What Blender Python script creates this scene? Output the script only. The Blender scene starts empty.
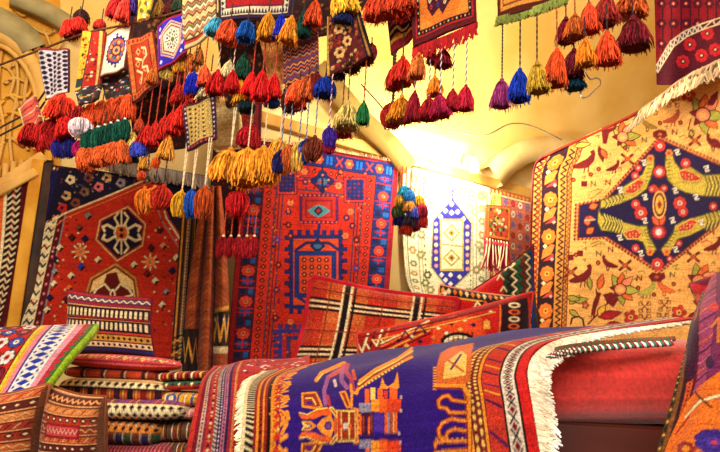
import bpy, math, random
import numpy as np
from mathutils import Vector, Matrix, Euler

random.seed(7)
rng = np.random.default_rng(7)
C = bpy.context.scene.collection
F, CX, CY = 624.0, 360.0, 226.0
CAM = Vector((0, 0, 1.3))
ROT = (Matrix.Rotation(math.radians(90 + 12), 4, 'X') @ Matrix.Rotation(0.060, 4, 'Z')).to_3x3()
RT = ROT.transposed()

def ray(px, py):
    return ROT @ Vector(((px - CX) / F, -(py - CY) / F, -1))
def P(px, py, d):
    """point at depth d (world y) seen at px,py in the photograph"""
    r = ray(px, py)
    return CAM + r * (d / r.y)
RTn = np.array(RT)
def proj(A):
    q = (A - np.array(CAM)) @ RTn.T
    z = np.minimum(q[..., 2], -1e-3)
    return CX + F * q[..., 0] / -z, CY - F * q[..., 1] / -z
# back wall: vertical plane running away to the right
WD = Vector((math.cos(math.radians(27)), math.sin(math.radians(27)), 0))
WN = Vector((WD.y, -WD.x, 0))      # towards the camera
W0 = Vector((0, 3.6, 0))
def PW(px, py, off=0.04):
    r = ray(px, py); o = W0 + WN * off
    t = (o - CAM).dot(WN) / r.dot(WN)
    return CAM + r * t
# right hand wall
RD = Vector((0.38, -1, 0)).normalized()
RN = Vector((RD.y, -RD.x, 0)).normalized()
R0 = Vector((2.67, 4.96, 0))

# ------------------------------------------------------------------ colour
def lin(c):
    c = np.asarray(c, float) / 255.0
    return np.where(c <= 0.04045, c / 12.92, ((c + 0.055) / 1.055) ** 2.4)
RED=(196,40,24); DRED=(128,20,20); MAR=(88,16,22); NAVY=(24,22,74); BLUE=(28,62,172); CREAM=(240,214,160)
GOLD=(226,160,60); ORG=(228,100,32); BLK=(26,16,18); GRN=(22,92,62); OLV=(160,150,52); WHT=(244,236,224)
PUR=(58,24,122); BRN=(120,58,28); TAN=(206,160,96); TEAL=(60,140,160); PINK=(222,110,110); GRY=(140,130,130); MAG=(170,50,100)

# ------------------------------------------------------------------ materials
MATS = {}
def new_mat(name):
    m = bpy.data.materials.new(name); m.use_nodes = True
    nt = m.node_tree; b = nt.nodes['Principled BSDF']
    return m, nt, b
def cloth_mat(name='woven_cloth', bump=0.5, scale=500, sheen=0.3, rough=0.95, var=0.35):
    if name in MATS: return MATS[name]
    m, nt, b = new_mat(name); N = nt.nodes.new; L = nt.links.new
    a = N('ShaderNodeAttribute'); a.attribute_name = 'Col'
    tc = N('ShaderNodeTexCoord')
    n1 = N('ShaderNodeTexNoise'); n1.inputs['Scale'].default_value = scale * .5; n1.inputs['Detail'].default_value = 3
    n2 = N('ShaderNodeTexNoise'); n2.inputs['Scale'].default_value = 9; n2.inputs['Detail'].default_value = 3
    L(tc.outputs['Object'], n1.inputs['Vector']); L(tc.outputs['Object'], n2.inputs['Vector'])
    mr = N('ShaderNodeMapRange'); mr.inputs['From Min'].default_value = .25; mr.inputs['From Max'].default_value = .75
    mr.inputs['To Min'].default_value = 1 - var; mr.inputs['To Max'].default_value = 1 + var
    L(n1.outputs['Fac'], mr.inputs['Value'])
    mr2 = N('ShaderNodeMapRange'); mr2.inputs['From Min'].default_value = .3; mr2.inputs['From Max'].default_value = .7
    mr2.inputs['To Min'].default_value = .84; mr2.inputs['To Max'].default_value = 1.14
    L(n2.outputs['Fac'], mr2.inputs['Value'])
    mu = N('ShaderNodeMath'); mu.operation = 'MULTIPLY'; L(mr.outputs[0], mu.inputs[0]); L(mr2.outputs[0], mu.inputs[1])
    vm = N('ShaderNodeVectorMath'); vm.operation = 'SCALE'; L(a.outputs['Color'], vm.inputs[0]); L(mu.outputs[0], vm.inputs['Scale'])
    L(vm.outputs[0], b.inputs['Base Color'])
    b.inputs['Roughness'].default_value = rough
    b.inputs['Specular IOR Level'].default_value = .12
    b.inputs['Sheen Weight'].default_value = sheen * .3
    bp = N('ShaderNodeBump'); bp.inputs['Strength'].default_value = bump; bp.inputs['Distance'].default_value = .004
    L(n1.outputs['Fac'], bp.inputs['Height']); L(bp.outputs[0], b.inputs['Normal'])
    MATS[name] = m; return m
def yarn(col, name=None, rough=.9):
    k = 'yarn_%d_%d_%d' % tuple(col)
    if k in MATS: return MATS[k]
    m, nt, b = new_mat(k); N = nt.nodes.new; L = nt.links.new
    tc = N('ShaderNodeTexCoord'); n = N('ShaderNodeTexNoise'); n.inputs['Scale'].default_value = 7; n.inputs['Detail'].default_value = 4
    oi = N('ShaderNodeObjectInfo')
    L(tc.outputs['Object'], n.inputs['Vector'])
    cr = N('ShaderNodeValToRGB'); c = lin(col)
    hi = np.minimum(c * 1.55 + .015, 1)
    cr.color_ramp.elements[0].position = .3; cr.color_ramp.elements[0].color = (*(c * .62), 1)
    cr.color_ramp.elements[1].position = .68; cr.color_ramp.elements[1].color = (*hi, 1)
    e = cr.color_ramp.elements.new(.5); e.color = (*c, 1)
    L(n.outputs['Fac'], cr.inputs['Fac'])
    mr = N('ShaderNodeMapRange'); mr.inputs['To Min'].default_value = .8; mr.inputs['To Max'].default_value = 1.2
    L(oi.outputs['Random'], mr.inputs['Value'])
    sa = N('ShaderNodeAttribute'); sa.attribute_name = 'Shade'
    ma = N('ShaderNodeMath'); ma.operation = 'MULTIPLY_ADD'; ma.inputs[1].default_value = 1.0; ma.inputs[2].default_value = .5; L(sa.outputs['Fac'], ma.inputs[0])
    mb = N('ShaderNodeMath'); mb.operation = 'MULTIPLY'; L(ma.outputs[0], mb.inputs[0]); L(mr.outputs[0], mb.inputs[1])
    vm = N('ShaderNodeVectorMath'); vm.operation = 'SCALE'; L(cr.outputs[0], vm.inputs[0]); L(mb.outputs[0], vm.inputs['Scale'])
    L(vm.outputs[0], b.inputs['Base Color']); b.inputs['Roughness'].default_value = rough
    b.inputs['Specular IOR Level'].default_value = .15
    MATS[k] = m; return m
def plain(name, c1, c2, scale=6, rough=.8, bump=.3, stretch=(1,1,1), detail=5):
    if name in MATS: return MATS[name]
    m, nt, b = new_mat(name); N = nt.nodes.new; L = nt.links.new
    tc = N('ShaderNodeTexCoord'); mp = N('ShaderNodeMapping'); mp.inputs['Scale'].default_value = stretch
    n = N('ShaderNodeTexNoise'); n.inputs['Scale'].default_value = scale; n.inputs['Detail'].default_value = detail
    L(tc.outputs['Object'], mp.inputs[0]); L(mp.outputs[0], n.inputs['Vector'])
    cr = N('ShaderNodeValToRGB')
    cr.color_ramp.elements[0].position = .32; cr.color_ramp.elements[0].color = (*lin(c1), 1)
    cr.color_ramp.elements[1].position = .68; cr.color_ramp.elements[1].color = (*lin(c2), 1)
    L(n.outputs['Fac'], cr.inputs['Fac']); L(cr.outputs[0], b.inputs['Base Color'])
    b.inputs['Roughness'].default_value = rough; b.inputs['Specular IOR Level'].default_value = .25
    bp = N('ShaderNodeBump'); bp.inputs['Strength'].default_value = bump; bp.inputs['Distance'].default_value = .01
    L(n.outputs['Fac'], bp.inputs['Height']); L(bp.outputs[0], b.inputs['Normal'])
    MATS[name] = m; return m
def cordmat(c1, c2, name):
    """two-ply twisted cord: diagonal stripes"""
    if name in MATS: return MATS[name]
    m, nt, b = new_mat(name); N = nt.nodes.new; L = nt.links.new
    a = N('ShaderNodeAttribute'); a.attribute_name = 'Ply'
    mx = N('ShaderNodeMix'); mx.data_type = 'RGBA'
    L(a.outputs['Fac'], mx.inputs['Factor']); mx.inputs['A'].default_value = (*lin(c1), 1); mx.inputs['B'].default_value = (*lin(c2), 1)
    L(mx.outputs['Result'], b.inputs['Base Color']); b.inputs['Roughness'].default_value = .9
    MATS[name] = m; return m

# ------------------------------------------------------------------ object helpers
def shade(me, v):
    a = me.attributes.new('Shade', 'FLOAT', 'POINT'); a.data.foreach_set('value', np.asarray(v, np.float32)); return me
def link(name, me, mat=None, parent=None, smooth=True):
    o = bpy.data.objects.new(name, me); C.objects.link(o)
    if mat is not None and mat.name.startswith('yarn') and 'Shade' not in me.attributes: shade(me, np.full(len(me.vertices), .6))
    if mat is not None:
        if not me.materials: me.materials.append(mat)
        elif me.materials[0] != mat:
            o.material_slots[0].link = 'OBJECT'; o.material_slots[0].material = mat
    if parent is not None: o.parent = parent
    return o
def npmesh(name, V, Q, smooth=True):
    V = np.asarray(V, np.float32).reshape(-1, 3); Q = np.asarray(Q, np.int32)
    k = Q.shape[1]
    me = bpy.data.meshes.new(name)
    me.vertices.add(len(V)); me.vertices.foreach_set('co', V.ravel())
    me.loops.add(Q.size); me.loops.foreach_set('vertex_index', Q.ravel())
    me.polygons.add(len(Q)); me.polygons.foreach_set('loop_start', np.arange(0, Q.size, k, dtype=np.int32))
    me.polygons.foreach_set('loop_total', np.full(len(Q), k, np.int32))
    if smooth: me.polygons.foreach_set('use_smooth', np.ones(len(Q), bool))
    me.update(calc_edges=True); me.validate()
    return me
def tag(o, label=None, cat=None, group=None, kind=None):
    if label: o['label'] = label
    if cat: o['category'] = cat
    if group: o['group'] = group
    if kind: o['kind'] = kind
    return o
def empty(name, loc, label, cat, group=None):
    o = bpy.data.objects.new(name, None); C.objects.link(o); o.location = loc; o.empty_display_size = .05
    return tag(o, label, cat, group)
def struct(name, me, mat):
    o = link(name, me, mat); o['kind'] = 'structure'; return o
def origin_to(o, p):
    """move object origin to p keeping geometry"""
    p = Vector(p); me = o.data
    n = len(me.vertices); co = np.empty(n * 3, np.float32); me.vertices.foreach_get('co', co)
    co = co.reshape(-1, 3) - np.array(p, np.float32); me.vertices.foreach_set('co', co.ravel()); me.update(); o.location = p
def gridfaces(ny, nx, off=0, wrapu=False):
    i, j = np.meshgrid(np.arange(ny - 1), np.arange(nx if wrapu else nx - 1), indexing='ij')
    j2 = (j + 1) % nx
    return np.stack([i * nx + j, (i + 1) * nx + j, (i + 1) * nx + j2, i * nx + j2], -1).reshape(-1, 4) + off
def tubes(polys, r, sides=3, taper=None):
    """polys (N,k,3) polylines -> one mesh of thin tubes; r scalar or (N,)"""
    A = np.asarray(polys, float); N, k, _ = A.shape
    T = np.gradient(A, axis=1); T /= np.linalg.norm(T, axis=2, keepdims=True) + 1e-9
    ref = np.where(np.abs(T[..., 2:3]) > .8, np.array([1., 0, 0]), np.array([0, 0, 1.]))
    B = np.cross(T, ref); B /= np.linalg.norm(B, axis=2, keepdims=True) + 1e-9
    Nn = np.cross(T, B)
    rr = np.broadcast_to(np.asarray(r, float).reshape(-1, 1) if np.ndim(r) else np.full((1, 1), r), (N, k)).copy()
    if taper is not None: rr = rr * np.asarray(taper)[None, :]
    an = np.arange(sides) * 2 * math.pi / sides
    V = A[:, :, None, :] + rr[:, :, None, None] * (np.cos(an)[None, None, :, None] * B[:, :, None, :] + np.sin(an)[None, None, :, None] * Nn[:, :, None, :])
    f = gridfaces(k, sides, 0, True)
    Q = (f[None] + (np.arange(N) * k * sides)[:, None, None]).reshape(-1, 4)
    return V.reshape(-1, 3), Q
def tube(name, pts, r, mat, parent=None, sides=8, n=None, taper=None):
    pts = np.array([list(p) for p in pts], float)
    if n: pts = crv(pts, n)
    V, Q = tubes(pts[None], r, sides, taper)
    return link(name, npmesh(name, V, Q), mat, parent)
def crv(P_, n):
    """Catmull-Rom through control points, n samples"""
    P_ = np.asarray(P_, float); m = len(P_)
    if m == 1: return np.repeat(P_, n, 0)
    if m == 2:
        t = np.linspace(0, 1, n).reshape((-1,) + (1,) * (P_.ndim - 1)); return P_[0] * (1 - t) + P_[1] * t
    E = np.concatenate([[2 * P_[0] - P_[1]], P_, [2 * P_[-1] - P_[-2]]])
    t = np.linspace(0, m - 1, n); i = np.minimum(t.astype(int), m - 2); f = (t - i).reshape((-1,) + (1,) * (P_.ndim - 1))
    a, b, c, d = E[i], E[i + 1], E[i + 2], E[i + 3]
    return .5 * (2 * b + (c - a) * f + (2 * a - 5 * b + 4 * c - d) * f ** 2 + (3 * b - a - 3 * c + d) * f ** 3)

# ------------------------------------------------------------------ woven surfaces
class Cloth:
    """a fine grid surface; its knots carry the woven colours"""
    def __init__(s, grid, nx, ny, base, wave=None, fn=None):
        my, mx = 2 * ny - 1, 2 * nx - 1
        s.nx, s.ny, s.mx, s.my = nx, ny, mx, my
        if fn is not None:
            V_, U_ = np.meshgrid(np.linspace(0, 1, my), np.linspace(0, 1, mx), indexing='ij')
            A = fn(U_, V_)
        else:
            G = np.array([[list(p) for p in row] for row in grid], float)
            A = crv(G, my); A = crv(np.swapaxes(A, 0, 1), mx); A = np.swapaxes(A, 0, 1)
        s.U, s.V = np.meshgrid(np.linspace(0, 1, mx), np.linspace(0, 1, my))
        s.A = A
        if wave:
            for amp, fu, fv, ph in wave:
                s.A = s.A + s.normals() * (amp * np.sin(2 * math.pi * (fu * s.U + fv * s.V) + ph))[..., None]
        s.PX, s.PY = proj(s.A)
        s.X, s.Y = s.U, s.V; s.outl = (1, 2); s.oamt = .5; s.knot = .2
        s.img = np.empty((my, mx, 3)); s.img[:] = lin(base)
    def normals(s):
        du = np.gradient(s.A, axis=1); dv = np.gradient(s.A, axis=0)
        n = np.cross(du, dv); n /= np.linalg.norm(n, axis=2, keepdims=True) + 1e-12
        return n
    def uv(s): s.X, s.Y = s.U, s.V; return s
    def px(s): s.X, s.Y = s.PX, s.PY; return s
    def _box(s, x0, y0, x1, y1):
        return np.nonzero((s.X >= x0) & (s.X <= x1) & (s.Y >= y0) & (s.Y <= y1))
    def put(s, ix, m, col):
        s.img[ix[0][m], ix[1][m]] = lin(col)
    def rect(s, x0, y0, x1, y1, col):
        ix = s._box(min(x0, x1), min(y0, y1), max(x0, x1), max(y0, y1)); s.img[ix] = lin(col); return s
    def frame(s, x0, y0, x1, y1, w, h, col):
        s.rect(x0, y0, x1, y0 + h, col); s.rect(x0, y1 - h, x1, y1, col); s.rect(x0, y0, x0 + w, y1, col); s.rect(x1 - w, y0, x1, y1, col)
    def poly(s, pts, col, out=None, w=0):
        pts = [tuple(p) for p in pts]
        xs = [p[0] for p in pts]; ys = [p[1] for p in pts]
        ix = s._box(min(xs), min(ys), max(xs), max(ys)); x = s.X[ix]; y = s.Y[ix]
        ins = np.zeros(x.shape, bool); n = len(pts)
        for k in range(n):
            (xa, ya), (xb, yb) = pts[k], pts[(k + 1) % n]
            if ya == yb: continue
            ins ^= ((ya > y) != (yb > y)) & (x < (xb - xa) * (y - ya) / (yb - ya) + xa)
        s.put(ix, ins, col)
        if out is not None: s.line(pts + [pts[0]], w, out)
        return s
    def line(s, pts, w, col, asp=1.0):
        h = w / 2
        for (xa, ya), (xb, yb) in zip(pts[:-1], pts[1:]):
            ix = s._box(min(xa, xb) - h, min(ya, yb) - h * asp, max(xa, xb) + h, max(ya, yb) + h * asp)
            x = s.X[ix]; y = s.Y[ix] / asp; ya_, yb_ = ya / asp, yb / asp
            dx, dy = xb - xa, yb_ - ya_; L2 = dx * dx + dy * dy + 1e-12
            t = np.clip(((x - xa) * dx + (y - ya_) * dy) / L2, 0, 1)
            s.put(ix, (x - xa - t * dx) ** 2 + (y - ya_ - t * dy) ** 2 <= h * h, col)
        return s
    def dia(s, cx, cy, rx, ry, col): return s.poly([(cx - rx, cy), (cx, cy - ry), (cx + rx, cy), (cx, cy + ry)], col)
    def ell(s, cx, cy, rx, ry, col):
        ix = s._box(cx - rx, cy - ry, cx + rx, cy + ry)
        s.put(ix, ((s.X[ix] - cx) / rx) ** 2 + ((s.Y[ix] - cy) / ry) ** 2 <= 1, col); return s
    def flower(s, cx, cy, rx, ry, c1, c2, n=8, c3=None):
        for k in range(n):
            a = k * 2 * math.pi / n; s.ell(cx + .62 * rx * math.cos(a), cy + .62 * ry * math.sin(a), .36 * rx, .36 * ry, c1)
        s.ell(cx, cy, .38 * rx, .38 * ry, c2)
        if c3: s.ell(cx, cy, .16 * rx, .16 * ry, c3)
    def leaf(s, cx, cy, L, W, ang, col, vein=None):
        ca, sa = math.cos(ang), math.sin(ang)
        pr = [(0, 0), (.25, .8), (.5, 1), (.8, .5), (1, 0), (.8, -.5), (.5, -1), (.25, -.8)]
        s.poly([(cx + L * a * ca - W * b * sa, cy + L * a * sa + W * b * ca) for a, b in pr], col)
        if vein: s.line([(cx, cy), (cx + L * .85 * ca, cy + L * .85 * sa)], W * .3, vein)
    def ex(s, cx, cy, rx, ry, w, col):
        s.line([(cx - rx, cy - ry), (cx + rx, cy + ry)], w, col); s.line([(cx - rx, cy + ry), (cx + rx, cy - ry)], w, col)
    def bird(s, cx, cy, r, col, f=1):
        s.poly([(cx - f * r, cy + .1 * r), (cx - f * .3 * r, cy - .3 * r), (cx + f * .3 * r, cy - .2 * r), (cx + f * .5 * r, cy - .8 * r), (cx + f * .9 * r, cy - .7 * r), (cx + f * .6 * r, cy - .4 * r), (cx + f * .5 * r, cy + .3 * r), (cx - f * .2 * r, cy + .5 * r)], col)
        s.line([(cx, cy + .3 * r), (cx, cy + .9 * r)], .18 * r, col); s.line([(cx + f * .35 * r, cy + .2 * r), (cx + f * .35 * r, cy + .9 * r)], .18 * r, col)
    def zig(s, x0, x1, y, amp, n, w, col, asp=1.0):
        s.line([(x0 + (x1 - x0) * k / n, y + (amp if k % 2 else -amp)) for k in range(n + 1)], w, col, asp)
    def zigv(s, x, y0, y1, amp, n, w, col, asp=1.0):
        s.line([(x + (amp if k % 2 else -amp), y0 + (y1 - y0) * k / n) for k in range(n + 1)], w, col, asp)
    def rowd(s, x0, x1, y, n, rx, ry, cols, inner=None):
        for k in range(n):
            x = x0 + (x1 - x0) * (k + .5) / n; s.dia(x, y, rx, ry, cols[k % len(cols)])
            if inner: s.dia(x, y, rx * .45, ry * .45, inner)
    def cold(s, x, y0, y1, n, rx, ry, cols, inner=None):
        for k in range(n):
            y = y0 + (y1 - y0) * (k + .5) / n; s.dia(x, y, rx, ry, cols[k % len(cols)])
            if inner: s.dia(x, y, rx * .45, ry * .45, inner)
    def speck(s, n, x0, y0, x1, y1, r, cols, asp=1.0):
        for k in range(n):
            x = rng.uniform(x0, x1); y = rng.uniform(y0, y1); c = cols[k % len(cols)]
            t = rng.integers(0, 3)
            if t == 0: s.dia(x, y, r, r * asp, c)
            elif t == 1: s.rect(x - r * .7, y - r * .7 * asp, x + r * .7, y + r * .7 * asp, c)
            else: s.ell(x, y, r * .8, r * .8 * asp, c)
    def colors(s):
        I = s.img.copy()
        lum = I.sum(2); dark = np.zeros(lum.shape, bool)
        for q in s.outl:
            for ax in (0, 1):
                for sh in (q, -q):
                    r_ = np.roll(lum, sh, ax); dark |= (r_ - lum > .22)
        I[dark] *= s.oamt
        J = I.copy(); J[1:-1] = .25 * I[:-2] + .5 * I[1:-1] + .25 * I[2:]
        K = J.copy(); K[:, 1:-1] = .25 * J[:, :-2] + .5 * J[:, 1:-1] + .25 * J[:, 2:]
        K = K[::2, ::2]; h, w_ = K.shape[:2]
        K = K * np.exp(s.knot * rng.standard_normal((h, w_, 1))) * np.exp(.06 * rng.standard_normal((h, w_, 3)))
        K = K * np.exp(.10 * rng.standard_normal((h, 1, 1)))           # slight colour change from row to row
        return np.clip(K, 0, 1).reshape(-1, 3)
    def build(s, name, mat=None, thick=.006, parent=None, pillow=None, close=False):
        V = s.A[::2, ::2]; col = s.colors(); ny, nx = s.ny, s.nx
        Q = gridfaces(ny, nx)
        if pillow:
            n = s.normals()[::2, ::2]; U = s.U[::2, ::2]; W = s.V[::2, ::2]
            b = pillow * np.clip((1 - np.abs(2 * U - 1) ** 2.6) * (1 - np.abs(2 * W - 1) ** 2.6), 0, 1) ** .5
            # pinched edges: the sides draw in a little between the corners
            Vf = V + n * b[..., None]; Vb = V - n * b[..., None]
            Q2 = gridfaces(ny, nx, nx * ny)[:, ::-1]
            Vv = np.concatenate([Vf.reshape(-1, 3), Vb.reshape(-1, 3)]); Q = np.concatenate([Q, Q2]); col = np.concatenate([col, col])
            s.front = Vf
            me = npmesh(name, Vv, Q)
        elif thick and not close:
            n = s.normals()[::2, ::2]
            Vb = V - n * thick
            q2 = gridfaces(ny, nx, nx * ny)[:, ::-1]
            idx = np.concatenate([np.arange(nx), np.arange(1, ny) * nx + nx - 1, (ny - 1) * nx + np.arange(nx - 2, -1, -1), np.arange(ny - 2, 0, -1) * nx])
            i2 = np.roll(idx, -1); rim = np.stack([idx, i2, i2 + nx * ny, idx + nx * ny], -1)
            me = npmesh(name, np.concatenate([V.reshape(-1, 3), Vb.reshape(-1, 3)]), np.concatenate([Q, q2, rim]))
            col = np.concatenate([col, col * .8])
            s.front = V
        else:
            me = npmesh(name, V.reshape(-1, 3), Q); s.front = V
        a = me.color_attributes.new('Col', 'FLOAT_COLOR', 'POINT')
        a.data.foreach_set('color', np.concatenate([np.clip(col, 0, 1), np.ones((len(col), 1))], 1).astype(np.float32).ravel())
        o = link(name, me, mat or cloth_mat(), parent)
        if parent is None: origin_to(o, me.vertices[0].co.copy())
        return o

def fringe(name, path, dirs, length, col, parent, n=160, r=.002, jit=.35, droop=.0, curl=.006, clump=0):
    """loose warp ends: short strands along a path"""
    A = crv(np.array([list(p) for p in path]), n); D = crv(np.array([list(d) for d in dirs]), n)
    D = D / (np.linalg.norm(D, axis=1, keepdims=True) + 1e-9)
    L = length * (1 + jit * (rng.random(n) - .5))
    T = np.gradient(A, axis=0); T /= np.linalg.norm(T, axis=1, keepdims=True) + 1e-9
    k = 5; polys = np.zeros((n, k, 3)); sw = (rng.random(n) - .5) * .7
    if clump: sw = .5 * np.sin(np.arange(n) * 2 * math.pi / clump) + (rng.random(n) - .5) * .3
    ph = rng.random(n) * 6.28
    for i in range(k):
        t = i / (k - 1)
        polys[:, i] = A + D * (L * t)[:, None] + T * (sw * L * t * t * .6 + curl * np.sin(ph + t * 4) * t)[:, None] + np.array([0, 0, -1]) * (droop * L * t * t)[:, None]
        polys[:, i] += (rng.random((n, 3)) - .5) * r * 1.2 * t
    V, Q = tubes(polys, r * (0.8 + .5 * rng.random(n)), 4, [1, 1, 1, .9, .5])
    if parent is not None and parent.type == 'MESH': V = V - np.array(parent.location)
    return link(name, shade(npmesh(name, V, Q), np.repeat(.2 + .8 * rng.random(n), 5 * 4)), yarn(col), parent)
def path_tube(name, pts, r, mat, parent=None, n=40, sides=8):
    o = tube(name, pts, r, mat, None, sides, n)
    if parent is not None:
        me = o.data; me.transform(Matrix.Translation(-parent.location)); o.parent = parent
    return o

# ------------------------------------------------------------------ tassels
TM = {}
def skirt_mesh(style, v):
    k = (style, v)
    if k in TM: return TM[k]
    g = np.random.default_rng(100 + v * 7 + len(style))
    prof = {'tassel': ([.07, .24, .36, .47, .56], [0, -.12, -.38, -.7, -1]),
            'puff': ([.08, .32, .46, .54, .54], [.02, -.05, -.35, -.7, -1]),
            'egg': ([.05, .34, .48, .46, .26], [0, -.1, -.4, -.72, -1]),
            'pom': ([.12, .50, .60, .46, .15], [.02, .02, -.42, -.85, -1.0])}[style]
    n = {'tassel': 90, 'puff': 110, 'egg': 110, 'pom': 120}[style]
    R, Z = np.array(prof[0]), np.array(prof[1])
    a = g.random(n) * 2 * math.pi; q = np.sqrt(g.uniform(.35, 1, n)); ln = g.uniform(.82, 1.05, n)
    q[: n // 2] = g.uniform(.85, 1.08, n // 2)
    K = 7; tt = np.linspace(0, 4, K); polys = np.zeros((n, K, 3)); wob = g.random((n, 2)) * 6.28
    tw = (g.random(n) - .5) * .7
    for i, t in enumerate(tt):
        r = np.interp(t, range(5), R); z = np.interp(t, range(5), Z)
        aa = a + tw * t / 4; w = (.06 if style in ('tassel', 'puff') else .03) * (t / 4) ; 
        polys[:, i, 0] = r * q * np.cos(aa) + w * np.sin(wob[:, 0] + 2.2 * t)
        polys[:, i, 1] = r * q * np.sin(aa) + w * np.cos(wob[:, 1] + 2.2 * t)
        polys[:, i, 2] = z * ln
    V, Q = tubes(polys, g.uniform(.022, .034, n), 4, [1, 1, 1, 1, 1, .9, .5])
    # soft core so the tuft is not see-through
    m = 14; an = np.arange(m) * 2 * math.pi / m
    core = [(R[i] * .78 * np.cos(an), R[i] * .78 * np.sin(an), np.full(m, Z[i] * (.93 if i == 4 else 1))) for i in range(5)] + [(0 * an, 0 * an, np.full(m, -.85))]
    Vc = np.array([np.stack(c, -1) for c in core]).reshape(-1, 3); Qc = gridfaces(6, m, len(V), True)
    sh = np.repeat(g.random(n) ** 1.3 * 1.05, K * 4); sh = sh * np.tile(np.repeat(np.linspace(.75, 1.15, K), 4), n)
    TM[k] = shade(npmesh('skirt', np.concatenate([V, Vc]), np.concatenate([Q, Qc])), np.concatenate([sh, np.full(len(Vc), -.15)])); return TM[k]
def head_mesh():
    if 'head' in TM: return TM['head']
    pr = [(.0, .42), (.22, .36), (.38, .16), (.42, 0), (.36, -.2), (.28, -.3), (.33, -.36), (.28, -.44), (.0, -.46)]
    m = 12; an = np.arange(m) * 2 * math.pi / m
    V = np.array([np.stack([r * np.cos(an), r * np.sin(an), np.full(m, z)], -1) for r, z in pr]).reshape(-1, 3)
    TM['head'] = npmesh('knot', V, gridfaces(len(pr), m, 0, True)); return TM['head']
def cord_mesh(twist):
    k = ('cord', twist)
    if k in TM: return TM[k]
    n = 60; t = np.linspace(0, 1, n); polys = []
    for s_ in (0, math.pi):
        a = s_ + t * twist * 2 * math.pi
        polys.append(np.stack([.5 * np.cos(a), .5 * np.sin(a), t], -1))
    # scaled later: xy by cord radius, z by length, so write the tube rings flat
    V = []; Q = []
    sd = 6; an = np.arange(sd) * 2 * math.pi / sd
    for q, p in enumerate(polys):
        ring = p[:, None, :] + np.stack([.62 * np.cos(an), .62 * np.sin(an), 0 * an], -1)[None]
        V.append(ring.reshape(-1, 3)); Q.append(gridfaces(n, sd, q * n * sd, True))
    me = npmesh('cord', np.concatenate(V), np.concatenate(Q))
    at = me.attributes.new('Ply', 'FLOAT', 'POINT'); at.data.foreach_set('value', np.repeat([0., 1.], n * sd).astype(np.float32))
    TM[k] = me; return me
CORDS = {'bw': ((30, 24, 60), (236, 230, 214)), 'dark': ((40, 26, 30), (70, 50, 44)), 'cream': ((236, 220, 180), (214, 190, 140)), 'red': ((170, 40, 24), (200, 70, 40)),
         'orange': ((200, 96, 30), (120, 50, 24)), 'blue': ((50, 60, 110), (150, 150, 170)), 'rb': ((190, 60, 40), (90, 60, 120)), 'olive': ((130, 100, 40), (80, 60, 40)), 'rw': ((150, 30, 30), (235, 220, 200))}
def make_tassel(x, y0, yk, yb, w, col, d, cord='dark', style='tassel', label='', group=None, cap=None, cr=1.0, cords=1):
    K = P(x, yk, d); sc = d / F
    t = empty('tassel', K, label, 'tassel', group)
    h = (yb - yk) * sc; ww = w * sc
    rw = ww * .2
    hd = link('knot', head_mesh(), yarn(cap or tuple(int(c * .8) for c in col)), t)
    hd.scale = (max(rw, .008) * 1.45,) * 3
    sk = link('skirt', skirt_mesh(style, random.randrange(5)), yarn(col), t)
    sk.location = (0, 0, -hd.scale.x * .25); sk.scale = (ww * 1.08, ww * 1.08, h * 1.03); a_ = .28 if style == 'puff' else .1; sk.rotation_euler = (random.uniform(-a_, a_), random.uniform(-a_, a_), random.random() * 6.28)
    L = ((yk - y0) * 1.02 + (7 if y0 > 0 else 0)) * sc
    if L > .01:
        for q in range(cords):
            n = max(4, int(L / .012 / 1.6))
            co = link('cord', cord_mesh(min(n, 40) // 4 * 4), cordmat(*CORDS[cord], 'cord_' + cord), t)
            co.scale = (.0022 * cr, .0022 * cr, L); co.location = (0, 0, hd.scale.x * .2)
            if cords > 1: co.rotation_euler = (0, (q - .5) * .05, 0)
    return t
ORD = ['leftmost'] + [w + ' from left' for w in ('second third fourth fifth sixth seventh eighth ninth tenth eleventh twelfth thirteenth').split()]
# ================================================================== THE SETTING
plaster = plain('plaster', (222, 176, 84), (240, 204, 120), 3, .85, .25)
plasterw = plain('plaster_wall', (214, 178, 100), (238, 212, 146), 4, .85, .3)
ochre = plain('ochre_plaster', (196, 128, 26), (232, 176, 62), 7, .8, .5)
stone = plain('stone_band', (128, 112, 66), (172, 156, 104), 9, .8, .5)
wood = plain('pale_wood', (190, 136, 56), (226, 180, 92), 8, .6, .3, (1, 1, .12))
darkwood = plain('dark_wood', (40, 24, 16), (80, 50, 28), 8, .6, .3)
def quadmesh(name, V, Q): return npmesh(name, V, Q, smooth=False)
def wpt(t, z, off=0): 
    p = W0 + WD * t + WN * off; return Vector((p.x, p.y, z))
ZS = 2.75   # springing of the vault
struct('wall_back', quadmesh('wall_back', [wpt(-3, 0), wpt(3.05, 0), wpt(3.05, ZS), wpt(-3, ZS)], [[0, 1, 2, 3]]), plasterw)
def rpt(t, z, off=0):
    p = R0 + RD * t + RN * off; return Vector((p.x, p.y, z))
struct('wall_right', quadmesh('wall_right', [rpt(-.1, 0), rpt(5.6, 0), rpt(5.6, ZS), rpt(-.1, ZS)], [[0, 1, 2, 3]]), plasterw)
lw0 = wpt(-3, 0)
struct('wall_left', quadmesh('wall_left', [lw0, Vector((lw0.x - .2, -1.5, 0)), Vector((lw0.x - .2, -1.5, 3.8)), wpt(-3, 3.8)], [[0, 1, 2, 3]]), plasterw)
struct('floor', quadmesh('floor', [(-5, -2, 0), (5, -2, 0), (5, 6, 0), (-5, 6, 0)], [[0, 1, 2, 3]]), plain('floor_stone', (90, 62, 40), (130, 96, 62), 5, .7))
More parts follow.
